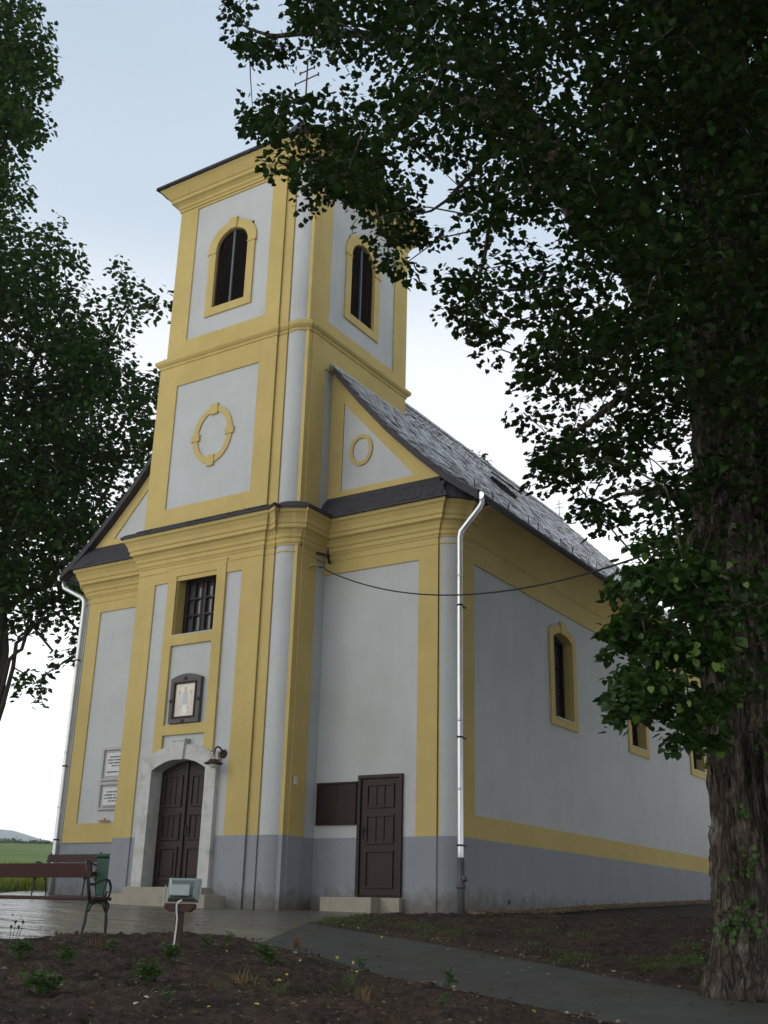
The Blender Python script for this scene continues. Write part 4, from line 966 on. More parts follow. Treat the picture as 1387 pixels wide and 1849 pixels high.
def sprays(centers, rad, per, size, seed, flat=.35, droop=.5):
    g = np.random.default_rng(seed); C = np.repeat(np.array(centers), per, axis=0); n = len(C)
    tilt = np.repeat(g.normal(0, .35, (len(centers), 2)), per, axis=0)
    rr = np.repeat(rad, per)*np.sqrt(g.uniform(0, 1, n)); th = g.uniform(0, 2*PI, n)
    ox = rr*np.cos(th); oy = rr*np.sin(th); oz = g.normal(0, 1, n)*rr*.0+g.normal(0, 1, n)*np.repeat(rad, per)*flat+tilt[:, 0]*ox+tilt[:, 1]*oy-.25*rr**2/np.repeat(rad, per)
    P = C+np.stack([ox, oy, oz], 1)
    D = np.stack([np.cos(th)+g.normal(0, .6, n), np.sin(th)+g.normal(0, .6, n), -droop+g.normal(0, .45, n)], 1)
    Nn = np.stack([g.normal(0, .55, n), g.normal(0, .55, n), np.ones(n)], 1)
    S = size*g.uniform(.65, 1.25, n)
    return P, D, Nn, S

# the big lime tree on the right
POLY_R = [(405, -40), (418, 30), (428, 72), (440, 95), (500, 104), (505, 70), (540, 92), (536, 130), (552, 160), (500, 158), (455, 172), (450, 215), (462, 240), (500, 262), (500, 300), (528, 312), (540, 335),
          (560, 372), (575, 352), (620, 362), (680, 392), (676, 430), (694, 480), (712, 498), (738, 470), (745, 440), (770, 448), (806, 440), (792, 400), (775, 372), (770, 340), (800, 320), (828, 330), (850, 372), (862, 385), (870, 430),
          (872, 470), (810, 490), (815, 530), (798, 566), (835, 604), (880, 602), (872, 652), (900, 640), (940, 600), (960, 640), (944, 688), (975, 720), (935, 748), (960, 800), (968, 862), (1040, 866), (1062, 838), (1100, 850),
          (1058, 912), (1090, 950), (1130, 985), (1200, 1000), (1130, 1010), (1112, 1045), (1128, 1080), (1092, 1165), (1120, 1200), (1102, 1262), (1150, 1310), (1208, 1312), (1215, 1356), (1240, 1335), (1280, 1350), (1310, 1345), (1420, 1320),
          (1700, 1150), (2000, 700), (2100, 100), (1900, -600), (1300, -900), (700, -700), (380, -400)]
def depR(u, v, g):
    if u > 1215 and v > 300 and g.uniform() < (.75 if v > 900 else .35): return g.uniform(9.9, 13.5) if (v < 1000 or g.uniform() < .6) else g.uniform(7.8, 9.4)
    if v > 980: return g.uniform(7.6, 9.6)
    if v > 760: return g.uniform(8.0, 13.5)
    a = 9.0+ (700-u)*.0012; return g.uniform(a-1.0, a+5.5)
CR = sample_crown(POLY_R, 3000, depR, 6, 330, .24, .012, .10, 3, .85)
# finer control: extra sprays on the lobes that reach over the tower and roof
CR += [(u, v, d, 5) for u, v, d in ((455, 185, 12.4), (470, 215, 12.4), (490, 195, 12.6), (520, 180, 12.5), (470, 240, 12.3), (500, 235, 12.5), (540, 210, 12.3), (520, 280, 12.2), (545, 300, 12.4), (560, 345, 12.3), (590, 330, 12.2), (620, 340, 12.4), (650, 360, 12.3),
       (690, 410, 12), (700, 450, 12), (712, 480, 12), (725, 420, 12.1), (750, 420, 12), (780, 425, 12), (820, 500, 12.8), (812, 560, 12.8), (835, 585, 12.9), (860, 590, 12.7), (885, 635, 12.6), (950, 680, 12), (945, 745, 12), (960, 760, 11.8),
       (980, 850, 11), (1010, 858, 11), (1035, 860, 11), (1065, 905, 10.4), (1085, 920, 10.4), (1100, 940, 10.2), (1115, 1060, 8.6), (1110, 1170, 8.5), (1118, 1250, 8.4), (1225, 1330, 8.3), (1270, 1335, 8.3), (560, 260, 12.2), (585, 285, 12.3), (610, 300, 12.1), (640, 310, 12.4), (670, 330, 12.2), (700, 350, 12.3), (720, 380, 12.2), (690, 300, 12.0), (640, 270, 12.1), (600, 240, 12), (740, 400, 12.1), (665, 365, 12.4), (610, 350, 12.5), (575, 300, 12.6), (650, 340, 11.9), (735, 350, 12), (430, 60, 12.6), (450, 80, 12.6), (480, 85, 12.5), (520, 90, 12.4), (425, 20, 12.6))]
gL = np.random.default_rng(77); n0_ = len(CR)
LOWP = [(1105, 1045), (1200, 1010), (1290, 1020), (1300, 1340), (1215, 1345), (1205, 1300), (1140, 1300), (1105, 1255), (1120, 1200), (1098, 1165), (1125, 1090)]
while len(CR) < n0_+85:
    u, v = gL.uniform(1090, 1300), gL.uniform(1010, 1350)
    if inpoly(u, v, LOWP) and noise.noise(Vector((u*.018, v*.018, 3))) > -.12: CR.append((u, v, gL.uniform(7.9, 9.3), 0))
tp_ = at(1432, 1790, 10.35)
TX, TY = float(tp_[0]), float(tp_[1]); TZ0 = gz(TX, TY)
lime = empty('lime_tree', (TX, TY, TZ0), 'big lime tree with furrowed trunk at the right edge, crown hanging over the roof', 'tree')
cen = np.array([at(u, v, s) for u, v, s, d in CR]); rad = np.array([.22+.20*min(1, max(0, (c[3])/200)) for c in CR])
rad *= np.where(np.array([c[1] for c in CR]) > 980, .62, 1.0)
per = 52
P, D, Nn, S = sprays(cen, rad, per, .074, 11, .24, .5)
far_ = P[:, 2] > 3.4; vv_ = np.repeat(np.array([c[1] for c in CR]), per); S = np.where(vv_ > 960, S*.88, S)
# the rest of the crown, round the trunk and outside the picture: it shades the wall and the path
gF = np.random.default_rng(31); fc = []
POLY_N = np.array(POLY_R)
while len(fc) < 750:
    a = gF.uniform(0, 2*PI); rr_ = 8.2*gF.uniform(.1, 1)**.5; z = gF.uniform(4.6, 14.5)
    if rr_ > 8.2*math.sqrt(max(.05, 1-((z-7.5)/8.0)**2)): continue
    if rr_*math.cos(a) < -1.0: continue
    p = np.array([TX+rr_*math.cos(a), TY+rr_*math.sin(a), TZ0+z]); dv = p-EYE; dp = float(dv @ FW)
    if dp > .3:
        u = 693.5+FPX*float(dv @ RT)/dp; v = 924.5-FPX*float(dv @ UP)/dp
        if -400 < u < 1650 and -420 < v < 2200: continue
    if np.linalg.norm(dv) < 3.5: continue
    fc.append(p)
P2, D2, N2, S2 = sprays(np.array(fc), np.full(len(fc), .55), 16, .19, 12, .3, .5)
P, D, Nn, S = [np.concatenate(q) for q in ((P, P2), (D, D2), (Nn, N2), (S, S2))]
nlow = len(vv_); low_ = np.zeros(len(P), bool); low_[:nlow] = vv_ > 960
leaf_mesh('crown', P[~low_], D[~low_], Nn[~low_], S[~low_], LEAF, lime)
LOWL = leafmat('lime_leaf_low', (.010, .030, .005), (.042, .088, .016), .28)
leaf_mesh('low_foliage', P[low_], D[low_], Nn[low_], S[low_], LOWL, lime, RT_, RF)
gy = np.random.default_rng(8); iy = np.where(low_)[0]; iy = iy[gy.uniform(0, 1, len(iy)) < .009]; Fv = FW[None, :]
leaf_mesh('young_leaves', P[iy]-Fv*.25, D[iy]+np.array([0, 0, -1.2]), -Fv.repeat(len(iy), 0)+gy.normal(0, .4, (len(iy), 3)), S[iy]*.9, leafmat('lime_leaf_young', (.07, .14, .02), (.15, .23, .045), .35), lime, RT_, RF)
# trunk with furrowed bark
nA, nZ = 340, 520; H_ = 9.5
A_, Z_ = np.meshgrid(np.linspace(0, 2*PI, nA, endpoint=False), np.linspace(-.15, 1, nZ)**1*H_)
base_r = np.interp(Z_, [-.5, 0, .25, .6, 1.2, 2.5, 4.5, 7, 9.5], [.92, .76, .65, .60, .575, .555, .52, .46, .41])
Vt = []
for j in range(nZ):
    for i in range(nA):
        a = A_[j, i]; z = Z_[j, i]; r = base_r[j, i]
        q = Vector((math.cos(a)*2.2, math.sin(a)*2.2, z*.42))
        lob = .055*math.sin(3*a+1.0+.15*z)+.035*math.sin(5*a+.3*z)
        w_ = noise.noise(Vector((math.cos(a)*1.2, math.sin(a)*1.2, z*.8)))*.6
        a2 = a+w_*.10
        rid = (1-abs(noise.noise(Vector((math.cos(a2)*6.5, math.sin(a2)*6.5, z*.95))))*2.6)*1.5
        fine = 1-abs(noise.noise(Vector((math.cos(a2)*14.0, math.sin(a2)*14.0, z*3.0+5))))*2.6
        burr = max(0, 1-z/1.3)*.5+.15
        d_ = .040*rid+.026*fine+burr*.09*noise.noise(Vector((math.cos(a)*4, math.sin(a)*4, z*3.2)))+ lob*(1+max(0, 1-z)*1.4)
        for bz, ba, bs in ((1.15, 3.9, .04), (2.0, 4.4, .05), (.35, 4.6, .06), (2.9, 3.7, .025)):
            dd = ((z-bz)/.22)**2+(math.atan2(math.sin(a-ba), math.cos(a-ba))*r/.2)**2; d_ += bs*math.exp(-dd)
        r2 = r+d_; Vt.append((TX+r2*math.cos(a)+.02*z, TY+r2*math.sin(a)+.01*z, TZ0+z))
Vt = np.array(Vt); ii = np.arange(nZ*nA).reshape(nZ, nA)
Ft = np.stack([ii[:-1], np.roll(ii[:-1], -1, 1), np.roll(ii[1:], -1, 1), ii[1:]], -1).reshape(-1, 4)
me = fast_mesh('trunk', Vt, np.full(len(Ft), 4), Ft.ravel()); trunk = link('trunk', me, BARK, lime, True)
top = Vector((TX+.19, TY+.09, TZ0+9.3))
def W(u, v, s): return Vector(at(u, v, s).tolist())
fork1 = Vector((TX+.08, TY+.04, TZ0+5.2)); fork2 = Vector((TX+.14, TY+.06, TZ0+7.0))
limbs = [([fork1, W(1235, 1000, 9.6), W(1180, 1090, 8.9), W(1140, 1180, 8.6)], .055, .012),
         ([fork1, W(1250, 640, 10.6), W(1080, 430, 11.6), W(980, 330, 12.2), W(900, 330, 12.6), W(860, 520, 12.7)], .22, .015),
         ([fork2, W(1180, 420, 10.8), W(960, 220, 11.5), W(800, 180, 12), W(690, 250, 12.1), W(560, 300, 12.2)], .24, .012),
         ([W(960, 220, 11.5), W(840, 100, 11.6), W(650, 60, 12), W(500, 60, 12.3), W(430, 40, 12.5)], .12, .010),
         ([W(960, 220, 11.5), W(860, 330, 12), W(740, 390, 12)], .07, .010),
         ([fork2, W(1300, 300, 10.4), W(1200, 0, 11), W(1050, -300, 12)], .26, .04),
         ([top, W(1500, 100, 11), W(1650, -200, 12)], .25, .04), ([top, W(1330, -300, 12.5), W(1100, -600, 13)], .28, .04),
         ([fork2, W(1600, 500, 10.5), W(1850, 250, 11)], .2, .03),
         ([W(1250, 640, 10.6), W(1150, 700, 11), W(1040, 760, 11.3), W(970, 830, 11.2)], .08, .010),
         ([W(1250, 640, 10.6), W(1100, 560, 11.5), W(1000, 590, 12), W(930, 640, 12.2)], .09, .010),
         ([fork1, W(1260, 900, 9.9), W(1160, 900, 10.1), W(1080, 910, 10.3)], .09, .012),
         ([fork1, W(1290, 1120, 8.6), W(1270, 1250, 8.4)], .06, .01)]
mb, nodes = tree_limbs('limbs', limbs, BARK2, lime, .10, 9)
vis = [tuple(c) for c, q in zip(cen, CR) if -250 < q[0] < 1500 and q[1] > -250]
twigs(mb, nodes, vis, .008)
mb.build('branches', BARK, lime, recalc=False)
# leafy shoots growing out of the trunk
sh = []
gS = np.random.default_rng(5)
def trunk_pt(u, v):
    best = None
    for s in np.arange(8.5, 10.6, .02):
        p = at(u, v, s); z = p[2]-TZ0
        if math.hypot(p[0]-TX-.02*z, p[1]-TY-.01*z) < np.interp(z, [0, .25, .6, 1.2, 2.5, 9], [.90, .80, .72, .68, .65, .6])+.03: return p
    return at(u, v, 9.8)
for u, v, n_, r0 in ((1330, 1668, 60, .17), (1350, 1660, 50, .14), (1310, 1672, 30, .10), (1338, 1467, 22, .07), (1354, 1542, 14, .06), (1340, 1570, 10, .05), (1318, 1580, 9, .05), (1347, 1624, 9, .05), (1282, 1495, 6, .05), (1278, 1390, 8, .05), (1268, 1730, 12, .07), (1370, 1350, 20, .12), (1350, 1240, 30, .16), (1330, 1130, 30, .18)):
    c = trunk_pt(u, v)
    for k in range(n_): sh.append(c+gS.normal(0, r0*.6, 3)+np.array([0, 0, .0])-FW*.05)
sh = np.array(sh); nS = len(sh)
tsh = leaf_mesh('trunk_shoots', sh, np.stack([gS.normal(0, 1, nS), gS.normal(0, 1, nS), gS.normal(-.2, .6, nS)], 1), gS.normal(0, .6, (nS, 3))-FW*.8+np.array([0, 0, .5]), gS.uniform(.03, .055, nS), WEED, lime, RT_, RF); tsh['kind'] = 'stuff'

# trees behind the left wing
def far_tree(name, label, poly, n, s0, s1, base_uv_s, limbs_px, rad_, per_, size, seed, group=None, edge1=150, dmin=.35, gap=0.0):
    b = at(*base_uv_s); bx, by = float(b[0]), float(b[1]); bz = gz(bx, by)
    root = empty(name, (bx, by, bz), label, 'tree', group)
    cr = sample_crown(poly, n, lambda u, v, g: g.uniform(s0, s1), 4, edge1, dmin, .013, gap, seed)
    cen = np.array([at(u, v, s) for u, v, s, d in cr]); rad = rad_*np.array([.55+.45*min(1, c[3]/80) for c in cr])
    P, D, Nn, S = sprays(cen, rad, per_, size, seed, .38, .4)
    leaf_mesh('crown', P, D, Nn, S, LEAF2, root)
    sm = (s0+s1)/2; fork = Vector((bx, by, bz+3.0))
    tb = MB(); tb.tube([(bx, by, bz-.3), (bx, by, bz+1.2), fork], [.42, .33, .30], 14); tr_ = tb.build('trunk', BARK2, root, True)
    limbs = [([fork]+[W(u, v, s) for u, v, s in pl], r0, .03) for pl, r0 in limbs_px]
    mb, nodes = tree_limbs('branches', limbs, BARK2, root, .25, 7)
    twigs(mb, nodes, [tuple(c) for c in cen], .020, 2.8)
    mb.build('branches', BARK2, root, recalc=False)
    return root
POLY_L = [(-260, 420), (-60, 300), (20, 300), (48, 330), (60, 372), (102, 378), (112, 420), (150, 450), (172, 505), (215, 472), (255, 470), (262, 515), (300, 548), (306, 600), (292, 650), (296, 760), (285, 900), (262, 1000), (215, 1120), (160, 1205), (142, 1150), (128, 1215),
          (92, 1185), (66, 1235), (42, 1266), (22, 1235), (44, 1190), (0, 1150), (-40, 1170), (-150, 1150), (-300, 1050), (-340, 700)]
far_tree('maple_tree', 'broad leafy tree rising behind the left wing roof', POLY_L, 900, 29, 36, (-40, 1500, 33),
         [([(-10, 1150, 32.5), (10, 950, 32.2), (30, 760, 32), (80, 600, 32), (120, 520, 32)], .26), ([(0, 1150, 32.4), (40, 980, 32), (110, 800, 32), (180, 640, 31.5), (230, 560, 31.5)], .20), ([(20, 1100, 32.4), (120, 1000, 32), (200, 880, 31.8), (250, 760, 31.8)], .15),
          ([(-40, 1100, 32.5), (-60, 900, 32), (-80, 700, 32), (-60, 520, 32)], .22), ([(10, 1200, 32.2), (60, 1120, 31.8), (90, 1180, 31.6)], .09), ([(30, 1150, 32), (110, 1110, 31.8), (150, 1160, 31.6)], .08)], .85, 60, .165, 21, gap=.10)
POLY_L2 = [(-300, 60), (-200, -150), (20, -120), (40, 0), (62, 15), (70, 48), (88, 62), (80, 92), (90, 132), (80, 160), (88, 200), (97, 236), (60, 262), (48, 290), (30, 300), (52, 330), (40, 370), (0, 400), (-100, 480), (-280, 400)]
far_tree('tall_tree', 'tall dark tree cut by the upper left corner, above the broad tree', POLY_L2, 520, 22, 26, (-190, 1560, 24),
         [([(-150, 1100, 24), (-120, 700, 24), (-80, 400, 24), (-40, 150, 24), (0, 30, 24)], .26), ([(-120, 700, 24), (-60, 350, 24), (30, 250, 24), (60, 200, 24)], .12)], .60, 62, .12, 22, gap=.06)
POLY_B = [(820, 838), (838, 822), (850, 818), (862, 830), (872, 826), (884, 848), (900, 858), (915, 868), (930, 900), (960, 960), (900, 1000), (820, 960), (780, 860)]
far_tree('distant_tree', 'tree top just showing above the ridge of the nave roof', POLY_B, 70, 52, 56, (860, 1560, 54), [([(860, 1100, 54), (860, 900, 54)], .25)], 1.1, 46, .26, 23, dmin=.25, edge1=60)
# more limes added along the right side of the church to shade its wall, beyond the frame edge except for their near foliage
def row_tree(x, y, h, r, label, seed):
    z0 = gz(x, y); root = empty('lime_tree', (x, y, z0), label, 'tree', 'lime trees added to shade the right side of the church')
    g = np.random.default_rng(seed); C = []
    while len(C) < 900:
        a = g.uniform(0, 2*PI); q = r*math.sqrt(g.uniform(0, 1)); z = g.uniform(3.6, h)
        lim = r*math.sqrt(max(.02, 1-((z-h*.5)/(h*.52))**2))
        if q > lim: continue
        C.append((x+q*math.cos(a), y+q*math.sin(a), z0+z))
    P, D, Nn, S = sprays(np.array(C), np.full(len(C), .62), 34, .15, seed, .35, .5)
    leaf_mesh('crown', P, D, Nn, S, LEAF, root)
    tb = MB(); tb.tube([(x, y, z0-.3), (x, y, z0+.5), (x, y, z0+4.5)], [.55, .42, .34], 16); tb.build('trunk', BARK2, root, True)
    f = Vector((x, y, z0+4.3)); lb = []
    for k in range(9):
        a = k*2.4; e_ = Vector((x+r*.7*math.cos(a), y+r*.7*math.sin(a), z0+h*(.5+.45*g.uniform(0, 1)))); lb.append(([f, f.lerp(e_, .5)+Vector((0, 0, .8)), e_], .16, .02))
    mb, nodes = tree_limbs('branches', lb, BARK2, root, .2, 7); mb.build('branches', BARK2, root, recalc=False)
row_tree(12.6, 4.2, 14.5, 6.0, 'second lime tree, added just past the right edge to shade the church side', 41)
row_tree(12.8, 14.5, 14.0, 5.6, 'third lime tree, added farthest right to shade the church side', 42)
# air
hz_ = MB(); hz_.box(-3800, 700, -300, 3300, -12, 230)
hm = bpy.data.materials.new('haze'); hm.use_nodes = True; t = hm.node_tree; t.nodes.clear()
o_ = t.nodes.new('ShaderNodeOutputMaterial'); pv = t.nodes.new('ShaderNodeVolumePrincipled'); pv.inputs['Color'].default_value = (.80, .88, .96, 1); pv.inputs['Density'].default_value = .00024; t.links.new(pv.outputs[0], o_.inputs['Volume'])
tag(hz_.build('haze', hm), kind='stuff')

# ------------------------------------------------------------------ ground life: weeds, tufts, stones, litter
def hard_at(x, y): return inpoly(x, y, PAVING) or inpoly(x, y, PATHP) or (-7.3 < x < 3.1 and y > -.05) or (-4.5 < x < .1 and y > -1.15)
def soil_z(x, y):
    k = 1.0; return gz(x, y)+.03+.05*noise.fractal(Vector((x*1.2, y*1.2, 0)), 1, 2, 3)
def weed(u, v, n_, r0, label, seed, sz=.05, tall=.16, group='weeds in the flower bed'):
    p = gp(u, v); x, y = float(p[0]), float(p[1]); z = soil_z(x, y)
    g = np.random.default_rng(seed); root = empty('weed', (x, y, z-.02), label, 'weed', group)
    ns = max(4, n_//9); tips = []
    mb = MB()
    for k in range(ns):
        a = g.uniform(0, 2*PI); q = r0*g.uniform(.2, 1); t = Vector((x+q*math.cos(a), y+q*math.sin(a), z+tall*g.uniform(.4, 1)))
        mid = Vector((x+q*.35*math.cos(a), y+q*.35*math.sin(a), z+tall*.5)); mb.tube([(x, y, z-.03), mid, t], [.004, .003, .0015], 4); tips += [t, mid.lerp(t, .5), mid.lerp(t, .25)]
    mb.build('stem', WEED, root, recalc=False)
    T_ = np.array([list(tips[g.integers(len(tips))]) for _ in range(n_)])+g.normal(0, .026, (n_, 3))
    th = g.uniform(0, 2*PI, n_); D = np.stack([np.cos(th), np.sin(th), g.uniform(-.2, .7, n_)], 1); Nn = np.stack([g.normal(0, .35, n_), g.normal(0, .35, n_), np.ones(n_)], 1)
    leaf_mesh('leaves', T_, D, Nn, sz*g.uniform(.6, 1.25, n_), WEED, root, RT_, RF)
wd = [(30, 1742, 70, .24, 'sprawling weed at the left picture edge, nearest the paving'), (118, 1752, 46, .14, 'upright weed between the sprawling weed and the big low one'),
      (72, 1808, 95, .26, 'big low weed in the lower left of the flower bed'), (200, 1725, 18, .10, 'thin weed below the right bench leg'), (262, 1785, 80, .20, 'bushy bright weed left below the floodlight post'),
      (302, 1752, 55, .15, 'leafy weed at the foot of the floodlight post'), (300, 1832, 12, .07, 'small weed at the bottom edge below the bushy one'), (374, 1728, 26, .09, 'small yellowish weed right of the floodlight post'),
      (412, 1716, 18, .05, 'narrow dark weed by the corner of the paving'), (487, 1757, 75, .19, 'round leafy weed beside the path edge'), (652, 1764, 16, .05, 'small spiky weed on the path edge'),
      (810, 1800, 26, .06, 'tall thin weed on the lower path edge, right of centre'), (800, 1834, 10, .05, 'tiny weed below the tall thin one'), (1262, 1738, 20, .10, 'yellow-green weed against the lime tree roots')]
for k, (u, v, n_, r0, lab) in enumerate(wd): weed(u, v, int(n_*2.2), r0*.72, lab, 60+k, sz=.036 if n_ > 40 else .032, tall=.19 if n_ > 40 else .15)
def blades(name, pts, h, mat_, seed, label, kind='stuff', w_=.006, lean=.5):
    g = np.random.default_rng(seed); P = np.array(pts); n = len(P); th = g.uniform(0, 2*PI, n); L_ = h*g.uniform(.4, 1.2, n)
    X = np.stack([np.cos(th), np.sin(th), np.zeros(n)], 1)*w_; B = np.stack([g.normal(0, lean, n), g.normal(0, lean, n), np.ones(n)], 1)*L_[:, None]
    V = np.stack([P-X, P+X, P+B*.55+X*.8, P+B*.55-X*.8, P+B+np.array([0, 0, -.15])*L_[:, None]*0+np.stack([B[:, 0]*.35, B[:, 1]*.35, -.1*L_], 1)], 1).reshape(-1, 3)
    sizes = np.tile([4, 3], n); idx = (np.arange(n)[:, None]*5+np.array([0, 1, 2, 3, 3, 2, 4])[None]).ravel()
    o = link(name, fast_mesh(name, V, sizes, idx), mat_); tag(o, label, kind=kind); return o
gg = np.random.default_rng(9)
pts = []
for (u, v, sp_, n_) in ((600, 1668, 30, 420), (655, 1664, 40, 420), (700, 1672, 40, 260), (640, 1674, 25, 200), (750, 1680, 45, 380), (790, 1690, 35, 320), (830, 1694, 25, 160), (965, 1690, 30, 260), (1050, 1700, 40, 320), (1035, 1738, 35, 360), (960, 1716, 35, 160), (1150, 1740, 30, 160),
                     (1205, 1752, 32, 520), (1240, 1745, 28, 420), (1180, 1758, 25, 260), (1300, 1775, 40, 200), (1240, 1720, 25, 160), (530, 1745, 50, 50), (640, 1800, 80, 60), (1150, 1680, 90, 160), (900, 1670, 80, 160), (430, 1790, 90, 70), (150, 1800, 100, 60)):
    for _ in range(n_):
        p = gp(u+gg.normal(0, sp_*.55), v+gg.normal(0, 4.5)); x, y = float(p[0]), float(p[1])
        if not hard_at(x, y): pts.append((x, y, soil_z(x, y)-.015))
blades('grass_tufts', pts, .085, GRASS, 71, 'thin grass tufts on the bare soil beside the path')
for k, (u, v, lab) in enumerate(((438, 1790, 'pale dry grass clump in the middle of the bed'), (505, 1812, 'green and straw clump near the bottom edge, centre'), (630, 1785, 'grass clump by the path below the spiky weed'), (655, 1825, 'pale tipped clump at the bottom edge by the path'), (537, 1720, 'straw-coloured clump on the soil beside the path corner'), (168, 1716, 'straw clump just right of the bench leg'))):
    p = gp(u, v); g = np.random.default_rng(80+k); n_ = 34
    q = [(float(p[0])+g.normal(0, .03), float(p[1])+g.normal(0, .03), soil_z(float(p[0]), float(p[1]))-.02) for _ in range(n_)]
    o = blades('grass_clump', q, .19, GRASS if k in (1, 2) else LITTER, 90+k, lab, None, .004, .28); o['category'] = 'grass clump'; o['group'] = 'grass clumps in the bed'
# dead flower stalks by the bench
p = gp(22, 1706); g = np.random.default_rng(4); mb = MB(); bx, by = float(p[0]), float(p[1]); bz = soil_z(bx, by)
for k in range(4):
    dx = (k-1.2)*.06; t = Vector((bx+dx+.02, by, bz+.15+.05*(k % 2))); mb.tube([(bx+dx*.6, by, bz-.03), t], [.004, .003], 5); mb.tube([t, t+Vector((0, 0, .02)), t+Vector((0, 0, .035))], [.006, .017, .006], 7)
tag(mb.build('dry_stalks', BARK2, None, recalc=False), 'dead flower stalks against the bright pavers at the left edge', 'dry plant')
# scattered stones and crumbs of earth
ico = bmesh.new(); bmesh.ops.create_icosphere(ico, subdivisions=1, radius=1); IV = np.array([list(v.co) for v in ico.verts]); IF = np.array([[v.index for v in f.verts] for f in ico.faces]); ico.free()
def stones(name, pts, rads, mat_, label, seed, flat=.6, kind='stuff'):
    g = np.random.default_rng(seed); n = len(pts); J = 1+g.normal(0, .18, (n, len(IV), 1)); S = np.stack([g.uniform(.7, 1.3, n), g.uniform(.7, 1.3, n), g.uniform(.4, .9, n)*flat/.6], 1)
    V = (np.array(pts)[:, None, :]+IV[None]*J*S[:, None, :]*np.array(rads)[:, None, None]).reshape(-1, 3); idx = (np.arange(n)[:, None, None]*len(IV)+IF[None]).ravel()
    return tag(link(name, fast_mesh(name, V, np.full(n*len(IF), 3), idx), mat_), label, kind=kind)
pts = []; rs = []; pts2 = []; rs2 = []
while len(pts) < 17000:
    s_ = 6+14.5*gg.uniform(0, 1)**1.4; t_ = gg.uniform(-.40, .42)*s_; x = EYE[0]+s_*HF[0]+t_*HR[0]; y = EYE[1]+s_*HF[1]+t_*HR[1]
    if hard_at(x, y): continue
    pts.append((x, y, soil_z(x, y))); rs.append(.005+.016*gg.uniform(0, 1)**4)
CRUMB = mat('earth_crumb', (.10, .07, .052), .95, .1)
t_ = CRUMB.node_tree; g_ = t_.nodes.new('ShaderNodeNewGeometry'); c_r = t_.nodes.new('ShaderNodeValToRGB'); c_r.color_ramp.elements[0].color = (.035, .025, .018, 1); c_r.color_ramp.elements[1].color = (.17, .125, .095, 1); t_.links.new(g_.outputs['Random Per Island'], c_r.inputs[0]); t_.links.new(c_r.outputs[0], t_.nodes['Principled BSDF'].inputs['Base Color'])
stones('earth_crumbs', pts[:13500], [r*1.5 for r in rs[:13500]], CRUMB, 'crumbs of dry earth on the flower bed', 1)
stones('pebbles', pts[13500:], rs[13500:], STONEP, 'small pale pebbles scattered over the soil', 2)
for k, (u, v, r, lab) in enumerate(((543, 1744, .030, 'white stone beside the path, on the bed'), (263, 1812, .026, 'white stone below the bushy weed'), (113, 1820, .022, 'pale pebble near the bottom left'), (245, 1826, .022, 'grey stone left of the bottom weed'), (838, 1671, .02, 'white pebble near the downpipe foot'))):
    p = gp(u, v); g = np.random.default_rng(k); x, y = float(p[0]), float(p[1]); V = IV*(1+g.normal(0, .12, (len(IV), 1)))*np.array([1.2, 1, .7])*r+np.array([x, y, soil_z(x, y)+r*.2])
    o = link('stone', fast_mesh('stone', V, np.full(len(IF), 3), IF.ravel()), PLQ); tag(o, lab, 'stone', 'larger pale stones on the soil')
# gravel strip and fallen leaves along the side wall
pts = []; rs = []
for _ in range(2600):
    y = .35+17*gg.uniform(0, 1)**1.3; x = 3.09+abs(gg.normal(0, .16)); pts.append((x, y, gz(x, y)+.03+gg.uniform(0, .05)*max(0, 1-(x-3.05)/.4))); rs.append(gg.uniform(.014, .032))
stones('gravel_strip', pts, rs, mat('river_gravel', (.20, .145, .085), .85, .2, noise_amt=.6, nscale=6), 'ochre gravel heaped along the foot of the side wall', 3)
n_ = 1500; L_ = []
while len(L_) < n_:
    s_ = 6.5+13.5*gg.uniform(0, 1); t_ = gg.uniform(-.36, .40)*s_; x = EYE[0]+s_*HF[0]+t_*HR[0]; y = EYE[1]+s_*HF[1]+t_*HR[1]
    if -7.3 < x < 3.1 and y > -.1 or (-4.6 < x < .1 and y > -1.7): continue
    h_ = inpoly(x, y, PAVING) or inpoly(x, y, PATHP)
    if h_ and gg.uniform() < .65: continue
    L_.append((x, y, gz(x, y)+.018 if h_ else soil_z(x, y)+.012))
L_ = np.array(L_); th = gg.uniform(0, 2*PI, n_)
o = leaf_mesh('leaf_litter', L_, np.stack([np.cos(th), np.sin(th), gg.normal(0, .1, n_)], 1), np.stack([gg.normal(0, .25, n_), gg.normal(0, .25, n_), np.ones(n_)], 1), gg.uniform(.018, .042, n_), LITTER, None, RT_, RF); tag(o, 'dry fallen leaves scattered on soil and path', kind='stuff')
n_ = 46; L_ = []
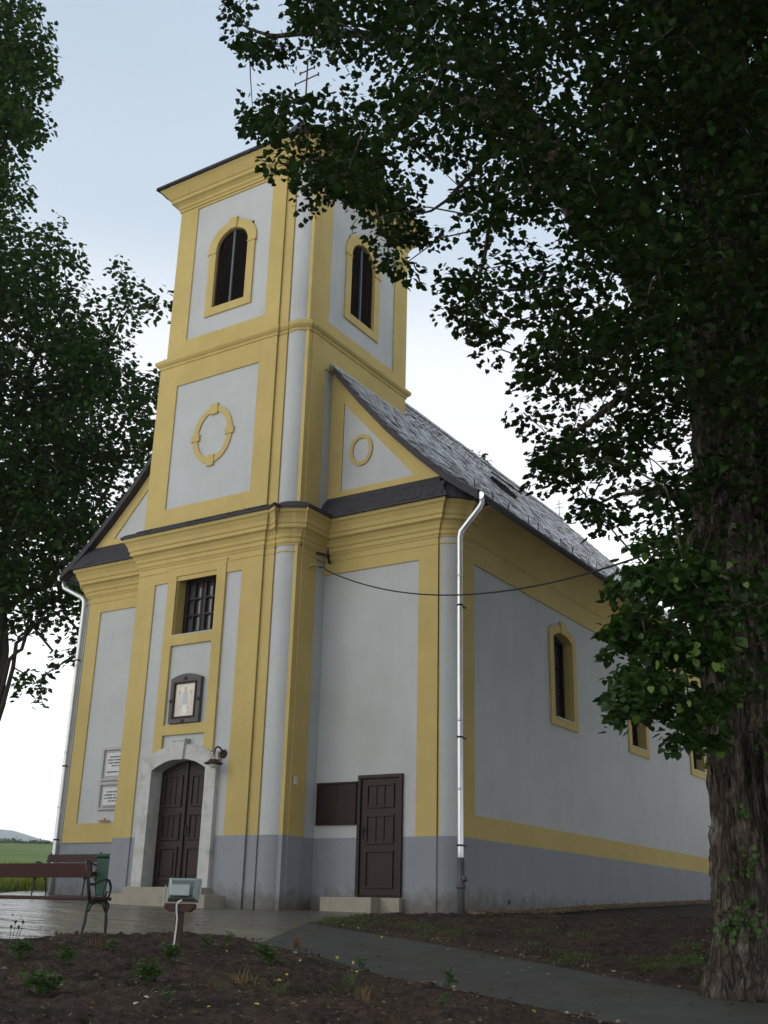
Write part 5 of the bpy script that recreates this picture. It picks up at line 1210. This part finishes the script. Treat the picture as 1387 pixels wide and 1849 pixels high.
while len(L_) < n_:
    u, v = gg.uniform(0, 1300), gg.uniform(1680, 1845); p = gp(u, v); L_.append((float(p[0]), float(p[1]), max(gz(p[0], p[1])+.02, soil_z(p[0], p[1])+.015)))
L_ = np.array(L_); th = gg.uniform(0, 2*PI, n_)
o = leaf_mesh('yellow_leaves', L_, np.stack([np.cos(th), np.sin(th), .3+gg.normal(0, .2, n_)], 1), np.stack([gg.normal(0, .5, n_), gg.normal(0, .5, n_), np.ones(n_)], 1), gg.uniform(.02, .04, n_), mat('yellow_leaf', (.42, .36, .05), .6, .3), None, RT_, RF); tag(o, 'fresh yellow fallen leaves', kind='stuff')
# meadow: tall grass close by, hedge line on the crest
pts = []
for _ in range(9000):
    s_ = 27.5+32*gg.uniform(0, 1)**1.5; t_ = -gg.uniform(.24, .42)*s_; x = EYE[0]+s_*HF[0]+t_*HR[0]; y = EYE[1]+s_*HF[1]+t_*HR[1]; pts.append((x, y, gz(x, y)-.02))
blades('meadow_grass', pts, .42, MGRASS, 75, 'tall yellow-green meadow grass behind the benches', 'stuff', .018, .3)
pts = []
for _ in range(1800):
    s_ = 24.2+3.6*gg.uniform(0, 1); t_ = -gg.uniform(.26, .42)*s_; x = EYE[0]+s_*HF[0]+t_*HR[0]; y = EYE[1]+s_*HF[1]+t_*HR[1]
    if not hard_at(x, y): pts.append((x, y, gz(x, y)-.02))
blades('lawn_grass', pts, .12, GRASS, 76, 'short grass between paving and meadow', 'stuff', .010, .5)
C = []
for k in range(1300):
    s_ = gg.uniform(285, 315); t_ = -s_*gg.uniform(.2, .48); x = EYE[0]+s_*HF[0]+t_*HR[0]; y = EYE[1]+s_*HF[1]+t_*HR[1]; hh = .1+1.1*abs(noise.noise(Vector((t_*.12, 0, 0))))+.9*gg.uniform(0, 1)**4
    C.append((x, y, gz(x, y)+hh*gg.uniform(.0, 1)))
P, D, Nn, S = sprays(np.array(C), np.full(len(C), .45), 14, .36, 77, .5, .2)
o = leaf_mesh('far_thicket', P, D, Nn, S, FARW, None, RT_, RF); tag(o, 'low thicket along the crest of the meadow', kind='stuff')
